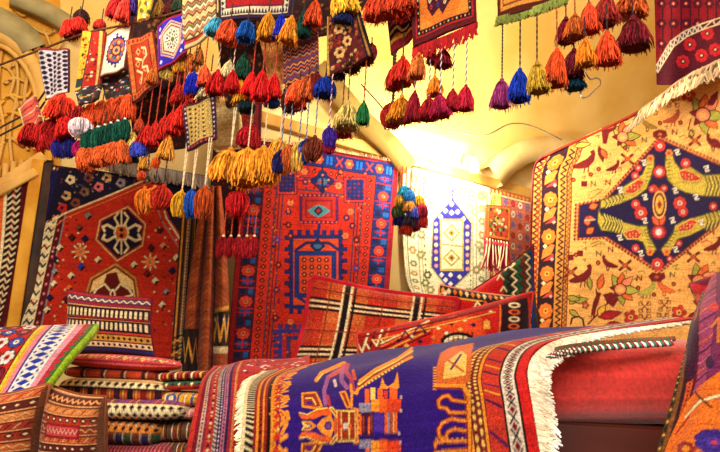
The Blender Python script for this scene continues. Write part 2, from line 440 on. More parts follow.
# vault: springs from the back wall and curves over towards the camera
nv = 28; V = []
for i in range(nv):
    a = i / (nv - 1) * math.radians(88); o = 2.1 * (1 - math.cos(a)); z = ZS + 1.5 * math.sin(a)
    for t in np.linspace(-3.2, 4.6, 24): V.append(wpt(t, z, o))
struct('ceiling', npmesh('ceiling', V, gridfaces(nv, 24)), plaster)
# cross vault leaf over the right hand side
V = []
for i in range(nv):
    a = i / (nv - 1) * math.radians(88); o = 1.9 * (1 - math.cos(a)); z = ZS + 1.45 * math.sin(a)
    for t in np.linspace(-.9, 5.6, 20): V.append(rpt(t, z, o))
struct('ceiling_cross_vault', npmesh('ceiling_cross_vault', V, gridfaces(nv, 20)), plaster)
# small wall arch in the corner and a strip coloured as shadow
def band(name, pts, w, mat, thick=.05, off=.0):
    """flat band following px points on the back wall"""
    A = crv(np.array([list(PW(x, y, thick + off)) for x, y in pts]), 30)
    T = np.gradient(A, axis=0); T /= np.linalg.norm(T, axis=1, keepdims=True)
    S = np.cross(T, np.array(WN)); S /= np.linalg.norm(S, axis=1, keepdims=True)
    B = np.array(WN) * thick
    R_ = np.stack([A + S * w / 2, A - S * w / 2, A - S * w / 2 - B, A + S * w / 2 - B], 1).reshape(-1, 3)
    Q = gridfaces(30, 4, 0, True)
    return struct(name, npmesh(name, R_, Q, smooth=False), mat)
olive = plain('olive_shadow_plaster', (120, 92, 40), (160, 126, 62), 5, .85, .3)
band('shadow_strip', [(318, 66), (338, 90), (362, 118), (392, 146), (410, 168)], .13, olive, .06, .05)  # olive colour of this band stands in for shade on the vault
band('shadow_strip1', [(496, 176), (512, 160), (540, 148), (590, 150)], .16, plasterw, .10, .02)
# wooden hanging rail along the wall top
def boxbeam(name, a, b, w, h, mat, kind=None):
    a = Vector(a); b = Vector(b); t = (b - a).normalized(); s = t.cross(Vector((0, 0, 1))).normalized(); u = s.cross(t).normalized()
    V = [p + s * (sx * w / 2) + u * (sz * h / 2) for p in (a, b) for sx, sz in ((-1, -1), (1, -1), (1, 1), (-1, 1))]
    Q = [[0, 1, 2, 3], [7, 6, 5, 4], [0, 4, 5, 1], [1, 5, 6, 2], [2, 6, 7, 3], [3, 7, 4, 0]]
    o = link(name, quadmesh(name, V, Q), mat)
    bv = o.modifiers.new('bev', 'BEVEL'); bv.width = min(w, h) * .15; bv.segments = 2
    return o
r = boxbeam('trim_2', PW(120, 78, .03), PW(560, 203, .03), .05, .07, wood); r['kind'] = 'structure'
# vertical posts on the left
r = boxbeam('trim_3', PW(38, 160, .06), PW(8, 360, .06), .055, .05, ochre); r['kind'] = 'structure'
r = boxbeam('trim_4', PW(48, 160, .04), PW(20, 360, .04), .05, .05, darkwood); r['kind'] = 'structure'
# arched lattice window, upper left
wn = empty('window_1', PW(-10, 170, 0), None, None); del_keys = None
wn['kind'] = 'structure'
def part_local(o, parent):
    o.data.transform(Matrix.Translation(-parent.location)); o.parent = parent; return o
pane = link('panel', quadmesh('panel', [PW(-60, 190, .02), PW(60, 190, .02), PW(60, -30, .02), PW(-60, -30, .02)], [[0, 1, 2, 3]]), ochre); part_local(pane, wn)
def wbar(name, pts, r_, mat, parent, off=.05, n=20):
    o = tube(name, [PW(x, y, off) for x, y in pts], r_, mat, None, 6, n); part_local(o, parent); return o
wbar('arch_band', [(-30, 38), (0, 37), (22, 50), (38, 74), (44, 104), (42, 150)], .035, wood, wn, .06, 30)
wbar('arch_bead', [(-30, 46), (-2, 45), (16, 56), (31, 78), (37, 106), (35, 150)], .012, wood, wn, .07, 30)
lat = [[(3, 40), (-2, 90), (4, 130), (-3, 170)], [(16, 55), (18, 90), (10, 130), (12, 165)], [(28, 72), (24, 110), (28, 150)], [(-5, 110), (10, 95), (24, 98), (36, 84)],
       [(-4, 60), (8, 68), (18, 60)], [(4, 84), (14, 78), (26, 82)], [(0, 120), (12, 112), (30, 122)], [(8, 68), (14, 78), (10, 95)], [(10, 95), (18, 104), (12, 112)], [(-4, 150), (10, 138), (24, 146), (34, 132)], [(26, 82), (24, 98), (30, 122)],
       [(10, 5), (24, 16), (34, 6)], [(2, 14), (14, 22), (28, 26)], [(30, 26), (48, 34), (60, 26)], [(44, 30), (54, 50), (64, 38)], [(40, 50), (52, 60), (64, 54)]]
for l in lat: wbar('lattice_bar', l, .008, ochre if rng.random() < .3 else wood, wn, .035, 12)
# grey stone ribs crossing the upper left
band('trim_5', [(-10, 14), (10, 24), (26, 36), (34, 48)], .11, stone, .07, .03)
band('trim_6', [(12, -6), (40, 6), (62, 18), (78, 30)], .075, stone, .07, .05)
band('trim_7', [(30, 34), (44, 66), (50, 110), (48, 160)], .03, ochre, .05, .03)
# balusters under the lattice
r = boxbeam('trim_8', PW(-20, 200, .06), PW(44, 156, .06), .05, .05, wood); r['kind'] = 'structure'
bal = empty('trim_9', PW(10, 176, .05), None, None); bal['kind'] = 'structure'
for k in range(7):
    x = -12 + k * 8; o = tube('baluster', [PW(x + 2, 168 - k * 2, .05), PW(x, 192 - k * 1, .05)], .014, wood, None, 8, 8); part_local(o, bal)
r = boxbeam('shadow_strip0', PW(-20, 202, .08), PW(36, 172, .08), .05, .04, wood); r['kind'] = 'structure'

# ================================================================== WALL RUGS
def wallrug(cs, off, nx, ny, base, wave=None):
    """cs rows of px control points, on the wall at distance off"""
    return Cloth([[PW(x, y, off) for x, y in row] for row in cs], nx, ny, base, wave)

# ---- red nomad rug with hexagon medallions (left)
c = wallrug([[(53, 165), (120, 174), (206, 186)], [(30, 250), (110, 258), (205, 266)], [(6, 345), (95, 352), (200, 360)]], .06, 280, 240, (190, 42, 22), [(.006, 2.3, .4, 0)])
c.uv()
c.rect(0, 0, .055, 1, NAVY); c.rect(.055, 0, .125, 1, CREAM); c.rect(.125, 0, .165, 1, MAR); c.rect(.165, 0, .175, 1, GRY)
for k in range(20):
    y = (k + .5) / 20; f = 1 if k % 2 else -1
    c.line([(.066, y + .012), (.08, y - .012), (.1, y + .012), (.115, y - .01)], .009, NAVY if k % 3 else MAR)
    c.dia(.09, y, .012, .008, [RED, NAVY, GRN][k % 3])
    c.dia(.145, y, .009, .01, PINK)
c.rect(.88, 0, 1, 1, MAR); c.rect(.93, 0, .98, 1, NAVY); c.cold(.955, 0, 1, 26, .014, .013, [TAN, RED, CREAM]); c.cold(.905, 0, 1, 30, .008, .008, [BLK, TAN])
c.rect(0, 0, 1, .035, MAR); c.rowd(0, 1, .02, 40, .008, .01, [CREAM, GRY])
c.px()
# navy corners
c.poly([(59, 168), (139, 172), (148, 178), (120, 190), (60, 214), (46, 222)], (22, 18, 44))
c.line([(52, 222), (64, 214), (120, 191), (150, 178)], 1.6, CREAM); c.line([(56, 226), (66, 218), (122, 195), (154, 181)], 1.0, (230, 120, 60))
c.poly([(172, 178), (212, 186), (212, 262), (200, 262), (186, 244), (170, 220), (160, 196)], (22, 18, 44))
c.line([(158, 190), (166, 218), (184, 246), (202, 266)], 1.6, CREAM); c.line([(152, 192), (161, 220), (180, 250), (200, 274)], 1.0, GRY)
for x, y, q in [(70, 180, CREAM), (88, 178, BRN), (106, 178, TAN), (66, 196, TAN), (84, 192, (120, 90, 60)), (98, 187, PINK), (75, 203, BRN), (120, 183, GRY), (62, 208, RED)]:
    c.poly([(x - 5, y + 1), (x - 1, y - 5), (x + 5, y - 3), (x + 5, y + 3), (x, y + 5)], q); c.ell(x, y, 1.8, 1.8, NAVY)
for x, y, q in [(182, 200, BRN), (190, 212, RED), (186, 226, TAN), (198, 232, GRN), (199, 216, PINK), (178, 212, TAN), (193, 245, BRN)]:
    c.dia(x, y, 4, 4, q); c.dia(x, y, 1.6, 1.6, BLK)
# hexagon medallion navy
def hexm(pts, col, edge, m):
    c.poly(pts, edge); cx = sum(p[0] for p in pts) / len(pts); cy = sum(p[1] for p in pts) / len(pts)
    c.poly([(cx + (x - cx) * .93, cy + (y - cy) * .93) for x, y in pts], (150, 30, 20)); c.poly([(cx + (x - cx) * .86, cy + (y - cy) * .86) for x, y in pts], col)
    return cx, cy
pts = [(128, 206), (99, 220), (95, 240), (117, 262), (143, 246), (146, 224)]
cx, cy = hexm(pts, (24, 18, 50), (225, 170, 110), 0)
for f in (-1, 1):
    for g in (-1, 1):
        c.line([(cx + f * 2, cy + g * 6), (cx + f * 7, cy + g * 15), (cx + f * 3, cy + g * 20)], 2, CREAM)
        c.line([(cx + f * 7, cy + g * 4), (cx + f * 14, cy + g * 8), (cx + f * 19, cy + g * 6), (cx + f * 17, cy + g * 2)], 2.6, CREAM)
    c.line([(cx, cy + f * 5), (cx, cy + f * 21)], 1.6, CREAM)
c.poly([(cx - 8, cy), (cx - 5, cy - 8), (cx + 5, cy - 8), (cx + 8, cy), (cx + 5, cy + 8), (cx - 5, cy + 8)], CREAM)
c.poly([(cx - 6, cy), (cx - 4, cy - 6), (cx + 4, cy - 6), (cx + 6, cy), (cx + 4, cy + 6), (cx - 4, cy + 6)], (214, 100, 30))
c.dia(cx, cy - 3, 2.6, 2.6, BLK); c.dia(cx, cy + 3, 2.6, 2.6, BLK)
pts = [(116, 263), (90, 278), (84, 298), (90, 320), (112, 332), (134, 318), (139, 298), (136, 278)]
cx, cy = hexm(pts, (238, 196, 122), (190, 140, 60), 0)
c.poly([(cx - 22, cy - 6), (cx - 10, cy - 12), (cx - 6, cy - 24), (cx + 4, cy - 26), (cx + 8, cy - 14), (cx + 20, cy - 8), (cx + 22, cy + 4), (cx - 24, cy + 4)], (96, 20, 16))
for f in (-1, 1): c.line([(cx + f * 3, cy - 8), (cx + f * 8, cy - 14), (cx + f * 16, cy - 9), (cx + f * 20, cy - 3), (cx + f * 12, cy - 1)], 1.8, CREAM)
c.ell(cx, cy - 4, 3, 5, CREAM); c.ell(cx, cy - 4, 1.4, 2.6, MAR)
for x, y, q in [(80, 252, 1), (150, 262, 1)]:
    for k in range(8): a = k * .785; c.line([(x, y), (x + 8 * math.cos(a), y + 8 * math.sin(a))], 1.6, CREAM)
    c.ell(x, y, 5, 5, (226, 120, 50)); c.dia(x, y, 2, 2, GRY)
for x, y, q in [(60, 248, CREAM), (56, 260, NAVY), (55, 272, GRY), (54, 284, CREAM), (50, 298, NAVY), (47, 310, CREAM), (176, 258, CREAM), (172, 271, NAVY), (166, 292, GRY), (162, 305, CREAM), (155, 281, CREAM), (71, 276, CREAM), (69, 288, ORG), (81, 267, BLUE), (147, 274, DRED), (79, 228, BRN), (88, 216, GRY), (72, 238, MAR), (85, 239, NAVY), (98, 260, CREAM), (134, 265, CREAM), (163, 246, (230,140,100)), (151, 248, MAR), (160, 230, MAR), (66, 300, MAR), (148, 312, CREAM)]:
    c.dia(x, y, 4.4, 4.4, BLK if q != BLK else CREAM); c.poly([(x - 4, y), (x, y - 4), (x + 4, y), (x + 1, y - .5), (x - 1, y + 3)], q)
for k in range(170):
    x, y = rng.uniform(50, 180), rng.uniform(214, 335)
    if 84 < x < 148 and 204 < y < 325: continue
    c.dia(x, y, 1.4, 1.3, [(120, 16, 16), (236, 120, 70), (236, 200, 150), (60, 20, 40)][k % 4])
for k in range(90):
    x, y = rng.uniform(58, 150), rng.uniform(168, 205); 
    if y < 205 - (x - 58) * .3: c.dia(x, y, 1.3, 1.1, [(120, 40, 30), (150, 120, 90), (70, 60, 90)][k % 3])
leftrug = c.build('nomad_rug')
tag(leftrug, 'large red tribal rug with navy and cream hexagon medallions on the left of the wall', 'rug')
# pale fringe of its top edge
fringe('fringe', [PW(110, 165, .07), PW(150, 172, .07), PW(206, 183, .07)], [PW(100, 172, .1) - PW(110, 165, .07)] * 3, .05, (150, 140, 130), leftrug, 80, .004)

# ---- narrow rug at the far left edge
c = wallrug([[(-30, 190), (31, 170)], [(-30, 250), (22, 260)], [(-30, 350), (-2, 345)]], .07, 80, 180, DRED)
c.uv(); c.rect(.86, 0, 1, 1, MAR); c.rect(.62, 0, .86, 1, BLK)
for k in range(26):
    y = (k + .5) / 26; c.line([(.64, y + .01), (.72, y - .012), (.78, y + .01), (.84, y - .01)], .03, CREAM, .35); c.dia(.73, y + .018, .03, .008, RED)
c.rect(.56, 0, .62, 1, CREAM); c.rect(.5, 0, .56, 1, ORG)
for k in range(14): c.line([(.1, k / 14), (.48, k / 14 + .03)], .03, [CREAM, BLK, ORG][k % 3], .35)
o = c.build('border_rug'); tag(o, 'narrow dark red rug with black and cream border hanging at the left edge', 'rug')

# ---- red and blue castle rug (middle)
c = wallrug([[(246, 139), (325, 150), (399, 163)], [(236, 250), (318, 256), (391, 262)], [(226, 368), (310, 368), (383, 368)]], .08, 260, 310, (206, 44, 26), [(.004, 3, .5, 1)])
c.uv()
RB = (26, 40, 106); R2 = (186, 30, 26)
c.rect(0, 0, 1, .012, (110, 20, 30)); c.rect(0, 0, .03, 1, (150, 20, 30)); c.rect(.965, 0, 1, 1, (150, 20, 30))
for (a, b) in ((.03, .125), (.845, .965)):
    c.rect(a, .012, b, 1, RB if a > .5 else (70, 24, 50))
    n = 21; m = (a + b) / 2
    for k in range(n):
        y = .05 + k * .94 / n
        if k % 3 == 0:
            c.flower(m, y, .04, .026, (214, 60, 40), (230, 120, 60), 8, BLUE)
        elif k % 3 == 1:
            c.rect(m - .03, y - .014, m + .03, y + .014, (26, 70, 150)); c.rect(m - .005, y - .02, m + .005, y + .02, R2); c.line([(m - .04, y), (m + .04, y)], .007, R2)
        else:
            c.rect(a + .01, y - .012, m - .008, y + .012, (20, 26, 70)); c.rect(m + .008, y - .012, b - .01, y + .012, (30, 84, 160))
        c.rect(a, y + .026, b, y + .031, R2 if k % 2 else (20, 24, 60))
c.rect(.03, .015, .965, .085, RB)
for k in range(14):
    x = .06 + k * .87 / 13
    if k % 3 == 0: c.flower(x, .05, .03, .025, (220, 80, 50), (240, 140, 70), 6)
    elif k % 3 == 1: c.rect(x - .02, .03, x + .02, .07, (30, 100, 200)); c.rect(x - .004, .02, x + .004, .08, RB)
    else: c.ex(x, .05, .02, .02, .008, (200, 60, 50))
# guard borders
for (x0, y0, x1, q, w) in ((.125, .085, .845, (60, 26, 50), .006), (.2, .14, .77, (90, 70, 96), .01), (.225, .16, .745, (30, 26, 60), .006), (.245, .2, .725, (90, 70, 100), .009)):
    c.frame(x0, y0, x1, 1.05, w, w * .8, q)
c.cold(.163, .1, 1, 30, .019, .012, [(90, 14, 24), BLK], (220, 90, 50)); c.cold(.807, .1, 1, 30, .019, .012, [(90, 14, 24), (40, 20, 60)], (220, 90, 50))
c.rowd(.16, .82, .113, 18, .016, .012, [(90, 14, 24), BLK], (220, 90, 50))
c.cold(.213, .16, 1, 60, .006, .004, [BLK, ORG]); c.cold(.758, .16, 1, 60, .006, .004, [BLK, ORG])
c.px()
def corner(x0, y0, x1, y1):
    c.rect(x0, y0, x1, y1, (34, 30, 90)); w = (x1 - x0)
    for i in range(5):
        for j in range(6):
            c.rect(x0 + (i + .15) * w / 5, y0 + (j + .2) * (y1 - y0) / 6, x0 + (i + .7) * w / 5, y0 + (j + .75) * (y1 - y0) / 6, [(70, 50, 120), (120, 30, 50), (30, 50, 130)][(i + j) % 3])
    c.frame(x0, y0, x1, y1, 1.5, 1.5, (210, 50, 40)); c.frame(x0 - 1, y0 - 1, x1 + 1, y1 + 1, 1, 1, (40, 26, 70))
corner(344, 178, 365, 202); corner(277, 172, 296, 194)
c.dia(322, 182, 13, 10, (60, 20, 50)); c.poly([(309, 180), (316, 176), (322, 168), (328, 176), (334, 180), (328, 187), (322, 195), (316, 187)], (26, 34, 96)); c.ell(322, 182, 5, 4, (40, 110, 150)); c.ell(322, 182, 2.2, 2, R2)
c.line([(322, 166), (322, 196)], 2, (30, 30, 70)); c.line([(319, 222), (317, 250)], 3, (26, 40, 120))
c.rect(299, 194, 338, 224, (90, 30, 90)); c.rect(302, 197, 335, 221, (196, 40, 30))
for k in range(9): c.dia(301 + k * 4.4, 195.5, 1.5, 1.2, (220, 90, 60)); c.dia(301 + k * 4.4, 222.5, 1.5, 1.2, (220, 90, 60))
c.rect(305, 200, 332, 218, (150, 30, 50)); c.rect(307, 202, 330, 217, (190, 50, 40))
c.poly([(307, 211), (313, 207), (318, 205), (324, 207), (330, 211), (324, 215), (318, 218), (312, 215)], (80, 150, 160)); c.dia(318, 211, 5, 5, (40, 40, 90)); c.dia(318, 211, 2.4, 2.4, RED)
def castle(x0, y0, x1, y1, col, inner, core):
    """stepped, crenellated box"""
    c.rect(x0 + 6, y0 + 5, x1 - 6, y1 - 5, inner)
    c.frame(x0 + 6, y0 + 5, x1 - 6, y1 - 5, 4, 4, col)
    n = 7
    for k in range(n):
        x = x0 + 8 + (x1 - x0 - 16) * k / (n - 1)
        for y, f in ((y0 + 5, -1), (y1 - 5, 1)): c.rect(x - 2.2, y, x + 2.2, y + f * 5, col)
        y = y0 + 8 + (y1 - y0 - 16) * k / (n - 1)
        for xx, f in ((x0 + 6, -1), (x1 - 6, 1)): c.rect(xx, y - 2.2, xx + f * 5, y + 2.2, col)
castle(283, 230, 348, 314, (28, 42, 112), (222, 74, 34), 0)
c.poly([(317, 238), (325, 246), (317, 254), (309, 246)], (26, 30, 80)); c.ell(317, 246, 4, 3, (60, 110, 150))
c.line([(296, 250), (306, 243), (328, 243), (338, 250)], 3, (28, 42, 112)); c.line([(296, 296), (306, 303), (328, 303), (338, 296)], 3, (28, 42, 112))
c.frame(294, 251, 336, 298, 5, 5, (28, 50, 124)); c.rect(300, 256, 330, 293, (220, 70, 36))
for i in range(4):
    for j in range(5): c.flower(304 + i * 7.3, 260 + j * 7.3, 2.8, 2.8, (90, 20, 40), (230, 130, 60), 6)
for x in (289, 342):
    for j in range(7): c.dia(x, 246 + j * 8, 2, 2, (60, 20, 60))
for x, y, q in [(288, 212, RB), (288, 225, MAR), (350, 212, (230, 120, 70)), (352, 226, NAVY), (290, 203, (230, 130, 80)), (346, 218, RB), (356, 240, MAR), (277, 240, BLUE), (278, 265, MAR), (356, 268, BLUE), (357, 290, NAVY), (276, 290, RB), (275, 318, MAR), (290, 322, (230, 120, 70)), (340, 172, MAR), (304, 172, (240, 120, 80)), (305, 182, RB), (338, 186, (240, 130, 90)), (345, 236, (230, 120, 70)), (290, 236, MAR)]:
    c.flower(x, y, 3.6, 3.6, q, (226, 100, 60), 6)
castle(272, 324, 330, 380, (60, 60, 150), (200, 40, 30), 0); c.rect(286, 336, 318, 372, (60, 60, 130)); c.rect(290, 340, 314, 370, (206, 56, 34)); c.flower(302, 353, 7, 7, NAVY, ORG)
for k in range(230):
    x, y = rng.uniform(268, 366), rng.uniform(168, 366)
    if 280 < x < 350 and 228 < y < 318: continue
    if 297 < x < 340 and 192 < y < 226: continue
    c.dia(x, y, 1.5, 1.3, [(110, 16, 26), (236, 110, 60), (40, 30, 90), (150, 20, 30)][k % 4])
o = c.build('castle_rug'); tag(o, 'tall red and blue rug with crenellated box medallion in the middle of the wall', 'rug')
fringe('fringe', [PW(246, 139, .09), PW(325, 150, .09), PW(399, 163, .09)], [Vector((0, -.2, 1))] * 3, .02, (214, 150, 110), o, 90, .003)

# ---- dark maroon rug behind the orange tufts
c = wallrug([[(213, 148), (252, 152)], [(206, 250), (244, 254)]], .05, 60, 110, (58, 18, 22)); c.uv()
c.frame(.05, .04, .95, .97, .06, .03, (30, 24, 60)); c.speck(60, .15, .08, .85, .92, .035, [DRED, (90, 60, 40), NAVY, (120, 90, 60)], .5)
o = c.build('dark_rug'); tag(o, 'small dark maroon rug hanging behind the orange tufts, left of the red and blue rug', 'rug')
c = wallrug([[(236, 96), (262, 102)], [(236, 150), (260, 153)]], .10, 50, 80, (120, 22, 26)); c.uv()
c.frame(.05, .04, .95, .97, .08, .04, (40, 18, 40)); c.speck(30, .15, .08, .85, .92, .05, [RED, (90, 60, 40), NAVY], .5)
o = c.build('dark_mat'); tag(o, 'small crimson mat on the rail just above the orange tufts', 'mat')

# ---- cream rug with blue hexagon
c = wallrug([[(403, 165), (448, 176), (490, 188)], [(402, 210), (446, 220), (490, 232)], [(404, 262), (448, 270), (489, 282)], [(409, 288), (448, 298), (488, 305)], [(424, 306), (450, 314), (486, 318)]], .07, 150, 210, (232, 222, 178)); c.uv()
G1 = (176, 176, 120); G2 = (206, 190, 120)
c.frame(.0, .0, 1, 1, .03, .02, (220, 210, 170)); c.frame(.04, .03, .96, .97, .012, .008, (150, 150, 110)); c.frame(.16, .1, .84, .9, .01, .007, (160, 160, 120)); c.frame(.2, .13, .8, .87, .01, .007, (190, 170, 100))
for k in range(13):
    y = .06 + k * .88 / 12
    for x in (.1, .9): c.flower(x, y, .045, .024, [(130, 150, 120), (190, 150, 90)][k % 2], CREAM, 6)
for k in range(8):
    x = .12 + k * .76 / 7
    for y in (.065, .935): c.flower(x, y, .045, .024, [(140, 160, 120), (190, 150, 90)][k % 2], CREAM, 6)
for k in range(20):
    for x in (.235, .765): c.dia(x, .2 + k * .033, .014, .009, (110, 110, 90))
c.px()
HB = (46, 44, 150)
for x, y, q in [(425, 283, (120, 130, 80)), (420, 255, (150, 150, 90)), (478, 245, (170, 170, 110)), (427, 275, (90, 90, 60)), (476, 270, (150, 140, 90)), (430, 290, (150, 150, 90)), (468, 292, (150, 150, 90)), (421, 235, (140, 140, 100)), (430, 205, (190, 180, 120)), (474, 212, (190, 180, 120)), (420, 188, (200, 190, 130)), (440, 186, (200, 190, 130))]: c.flower(x, y, 4.5, 4.5, q, CREAM, 6)
hx = [(452, 197), (432, 220), (430, 268), (449, 292), (470, 273), (472, 223)]
c.poly(hx, (200, 180, 100)); c.poly([(451 + (x - 451) * .95, 245 + (y - 245) * .97) for x, y in hx], HB)
for k in range(7):
    y = 224 + k * 7; c.ell(435.5, y, 1.9, 2, CREAM if k % 2 else (220, 150, 150)); c.ell(466.8, y + 3, 1.9, 2, CREAM if k % 2 else (220, 150, 150))
for x, y in [(451, 204), (445, 211), (457, 212), (440, 217), (463, 219), (451, 213), (441, 275), (459, 277), (450, 284), (450, 275), (445, 280)]: c.dia(x, y, 2.6, 2.8, (226, 220, 214))
c.rect(439.5, 219, 463, 271, (200, 170, 80)); c.rect(441, 221, 461.5, 269, (240, 226, 170)); c.line([(440, 244), (463, 247)], 1.6, (190, 150, 60))
for y in (233, 258):
    c.dia(451, y, 9, 9, (200, 160, 60)); c.dia(451, y, 6.6, 6.6, (244, 230, 180)); c.dia(451, y, 4, 4, (200, 150, 60)); c.dia(451, y, 1.8, 1.8, BRN)
c.line([(452, 190), (452, 199)], 1.4, HB); c.line([(448, 194), (452, 190), (456, 194)], 1.2, HB)
o = c.build('cream_rug'); tag(o, 'cream rug with a blue bordered long hexagon hanging on the wall under the lamp', 'rug')
# ---- salmon floral rug near the corner
c = wallrug([[(488, 187), (536, 200)], [(488, 300), (536, 302)]], .06, 80, 130, (206, 110, 84)); c.uv()
c.frame(0, 0, 1, 1, .09, .04, (196, 70, 40)); c.frame(.1, .045, .9, .955, .03, .014, CREAM)
for i in range(5):
    for j in range(9): c.flower(.2 + i * .15, .1 + j * .1, .05, .035, [(240, 220, 200), (90, 110, 170), (176, 40, 30)][(i + j) % 3], (190, 60, 50), 6)
for k in range(12): c.ell(.05, .04 + k * .08, .03, .02, GOLD); c.ell(.08 + k * .08, .022, .03, .014, GOLD)
o = c.build('floral_rug'); tag(o, 'salmon pink floral rug hanging in the corner right of the cream rug', 'rug')

# ---- brown folded kilim hanging between the rugs
gx = [(190, 0), (197, .05), (204, -.01), (211, .06), (219, -.01), (226, .05), (233, .0)]
rows = []
for y, s_, e in ((186, .35, 0), (230, .62, 0), (300, .95, 0), (372, 1.0, 0)):
    rows.append([PW(208 + (x - 212) * s_ + (300 - y) * .04, y, .16 + o_) for x, o_ in gx])
c = Cloth(rows, 110, 150, (168, 76, 36)); c.uv()
for k in range(24):
    y = k / 24; c.line([(0, y + .1), (.5, y), (1, y + .1)], .012, [(190, 96, 50), (130, 50, 28), (204, 110, 60)][k % 3], .7)
c.rect(.3, 0, .34, 1, (110, 40, 24)); c.rect(.62, 0, .66, 1, (110, 40, 24))
c.rect(0, .8, .3, 1, (40, 24, 24)); c.rect(.66, .72, 1, .9, (40, 24, 24)); c.zig(0, .3, .9, .05, 5, .02, GOLD); c.zig(.66, 1, .8, .05, 6, .03, GOLD); c.line([(.66, .72), (1, .7)], .02, GOLD); c.line([(.66, .9), (1, .9)], .03, CREAM)
for k in range(4): c.dia(.72 + k * .08, .76, .02, .015, [CREAM, BLUE][k % 2])
o = c.build('brown_kilim'); tag(o, 'rust brown kilim hanging in folds between the two red rugs', 'kilim')
rows = [[PW(x + (300 - y) * .07, y, .14 + o_) for x, o_ in ((176, 0), (182, .04), (189, -.01), (196, .03))] for y in (205, 260, 320, 366)]
c = Cloth(rows, 60, 150, (150, 104, 46)); c.uv()
for k, q in enumerate([BLK, GOLD, (60, 30, 24), CREAM, BLK, (150, 80, 30), GOLD, BLK, BRN]): c.rect(k / 9, 0, k / 9 + .09, 1, q)
c.cold(.38, .02, .75, 40, .05, .009, [RED, NAVY]); 
for k in range(7): c.line([(0, .8 + k * .03), (.5, .76 + k * .03), (1, .82 + k * .03)], .03, [BLK, GOLD, BRN][k % 3], .5)
o = c.build('striped_kilim'); tag(o, 'black and gold striped kilim edge hanging in folds beside the brown kilim', 'kilim')

# ---- small bag with red cords and pompoms in the corner
c = wallrug([[(485, 205), (509, 207)], [(484, 238), (508, 242)]], .2, 50, 60, (196, 72, 30)); c.uv()
c.frame(.03, .03, .97, .97, .07, .06, (226, 120, 40)); c.speck(70, .14, .12, .88, .9, .06, [(70, 110, 50), GOLD, RED, (40, 60, 60), (150, 170, 70), CREAM])
bag = c.build('tribal_bag', thick=.02); tag(bag, 'small orange bag with green and yellow knots hanging before the salmon rug', 'bag')
fringe('fringe', [PW(485, 238, .2), PW(508, 242, .2)], [Vector((0, 0, -1))] * 2, .19, (150, 30, 50), bag, 34, .006, .2)
fringe('fringe', [PW(487, 238, .22), PW(507, 242, .22)], [Vector((0, 0, -1))] * 2, .17, (226, 190, 150), bag, 8, .005, .2)
fringe('edging', [PW(485, 240, .22), PW(508, 244, .22)], [Vector((0, 0, -1))] * 2, .02, (220, 60, 70), bag, 40, .005, .5)
fringe('loop', [PW(490, 206, .21), PW(500, 208, .21)], [Vector((0, 0, 1))] * 2, .1, (226, 180, 80), bag, 6, .007, .3)
# ================================================================== RIGHT HAND RUGS
LE = ([100, 158, 165, 175, 200, 260, 345], [556, 541, 536, 533, 533, 530, 527])
def dr(x): return 3.55 - (x - 530) / 210 * 1.05
rows = [[(540, 158), (566, 146), (600, 131), (640, 111), (690, 83), (745, 54)],
        [(534, 171), (566, 165), (602, 155), (642, 140), (692, 120), (748, 98)],
        [(532, 230), (566, 230), (602, 228), (642, 226), (692, 222), (750, 216)],
        [(529, 290), (566, 294), (602, 298), (642, 302), (692, 308), (752, 316)],
        [(527, 350), (566, 360), (602, 368), (642, 376), (692, 386), (756, 398)]]
FG = (236, 172, 92)
c = Cloth([[P(x, y, dr(x) + (.02 if j == 0 else 0)) for x, y in r] for j, r in enumerate(rows)], 330, 380, FG, [(.008, 1.7, .3, .5)])
# borders follow the left edge
c.X = c.PX - np.interp(c.PY, LE[0], LE[1]); c.Y = c.PY
DK = (44, 14, 28)
c.rect(-20, 60, 39, 420, (214, 140, 56))
c.rect(-20, 60, 1.2, 420, DK); c.zigv(5, 150, 400, 2.6, 84, 1.7, DK); c.zigv(7.4, 153, 403, 2.2, 84, 1.2, RED); c.rect(9.6, 60, 11, 420, DK)
c.rect(11, 60, 26.5, 420, DK)
for k in range(12):
    y = 160 + k * 18.5
    if k % 2 == 0: c.flower(18.6, y + 3, 7.2, 8, (236, 120, 40), (250, 180, 70), 8, DRED)
    else:
        c.poly([(12.5, y + 7), (13.5, y - 2), (22, y - 8), (25, y - 7), (22, y + 2)], (236, 130, 50)); c.poly([(14, y + 9), (24, y + 1), (25, y + 7)], (190, 60, 60)); c.dia(15.5, y - 6, 2.4, 2.6, CREAM); c.dia(23, y + 7, 2, 2, (230, 170, 150))
c.rect(26.5, 60, 28, 420, (226, 150, 60)); c.zigv(31, 150, 400, 2.4, 84, 1.5, DK); c.rect(34.5, 60, 35.8, 420, DK); c.zigv(37.5, 150, 400, 1.2, 110, 1, (150, 60, 30)); c.rect(39, 60, 40.2, 420, (130, 40, 26))
c.px()
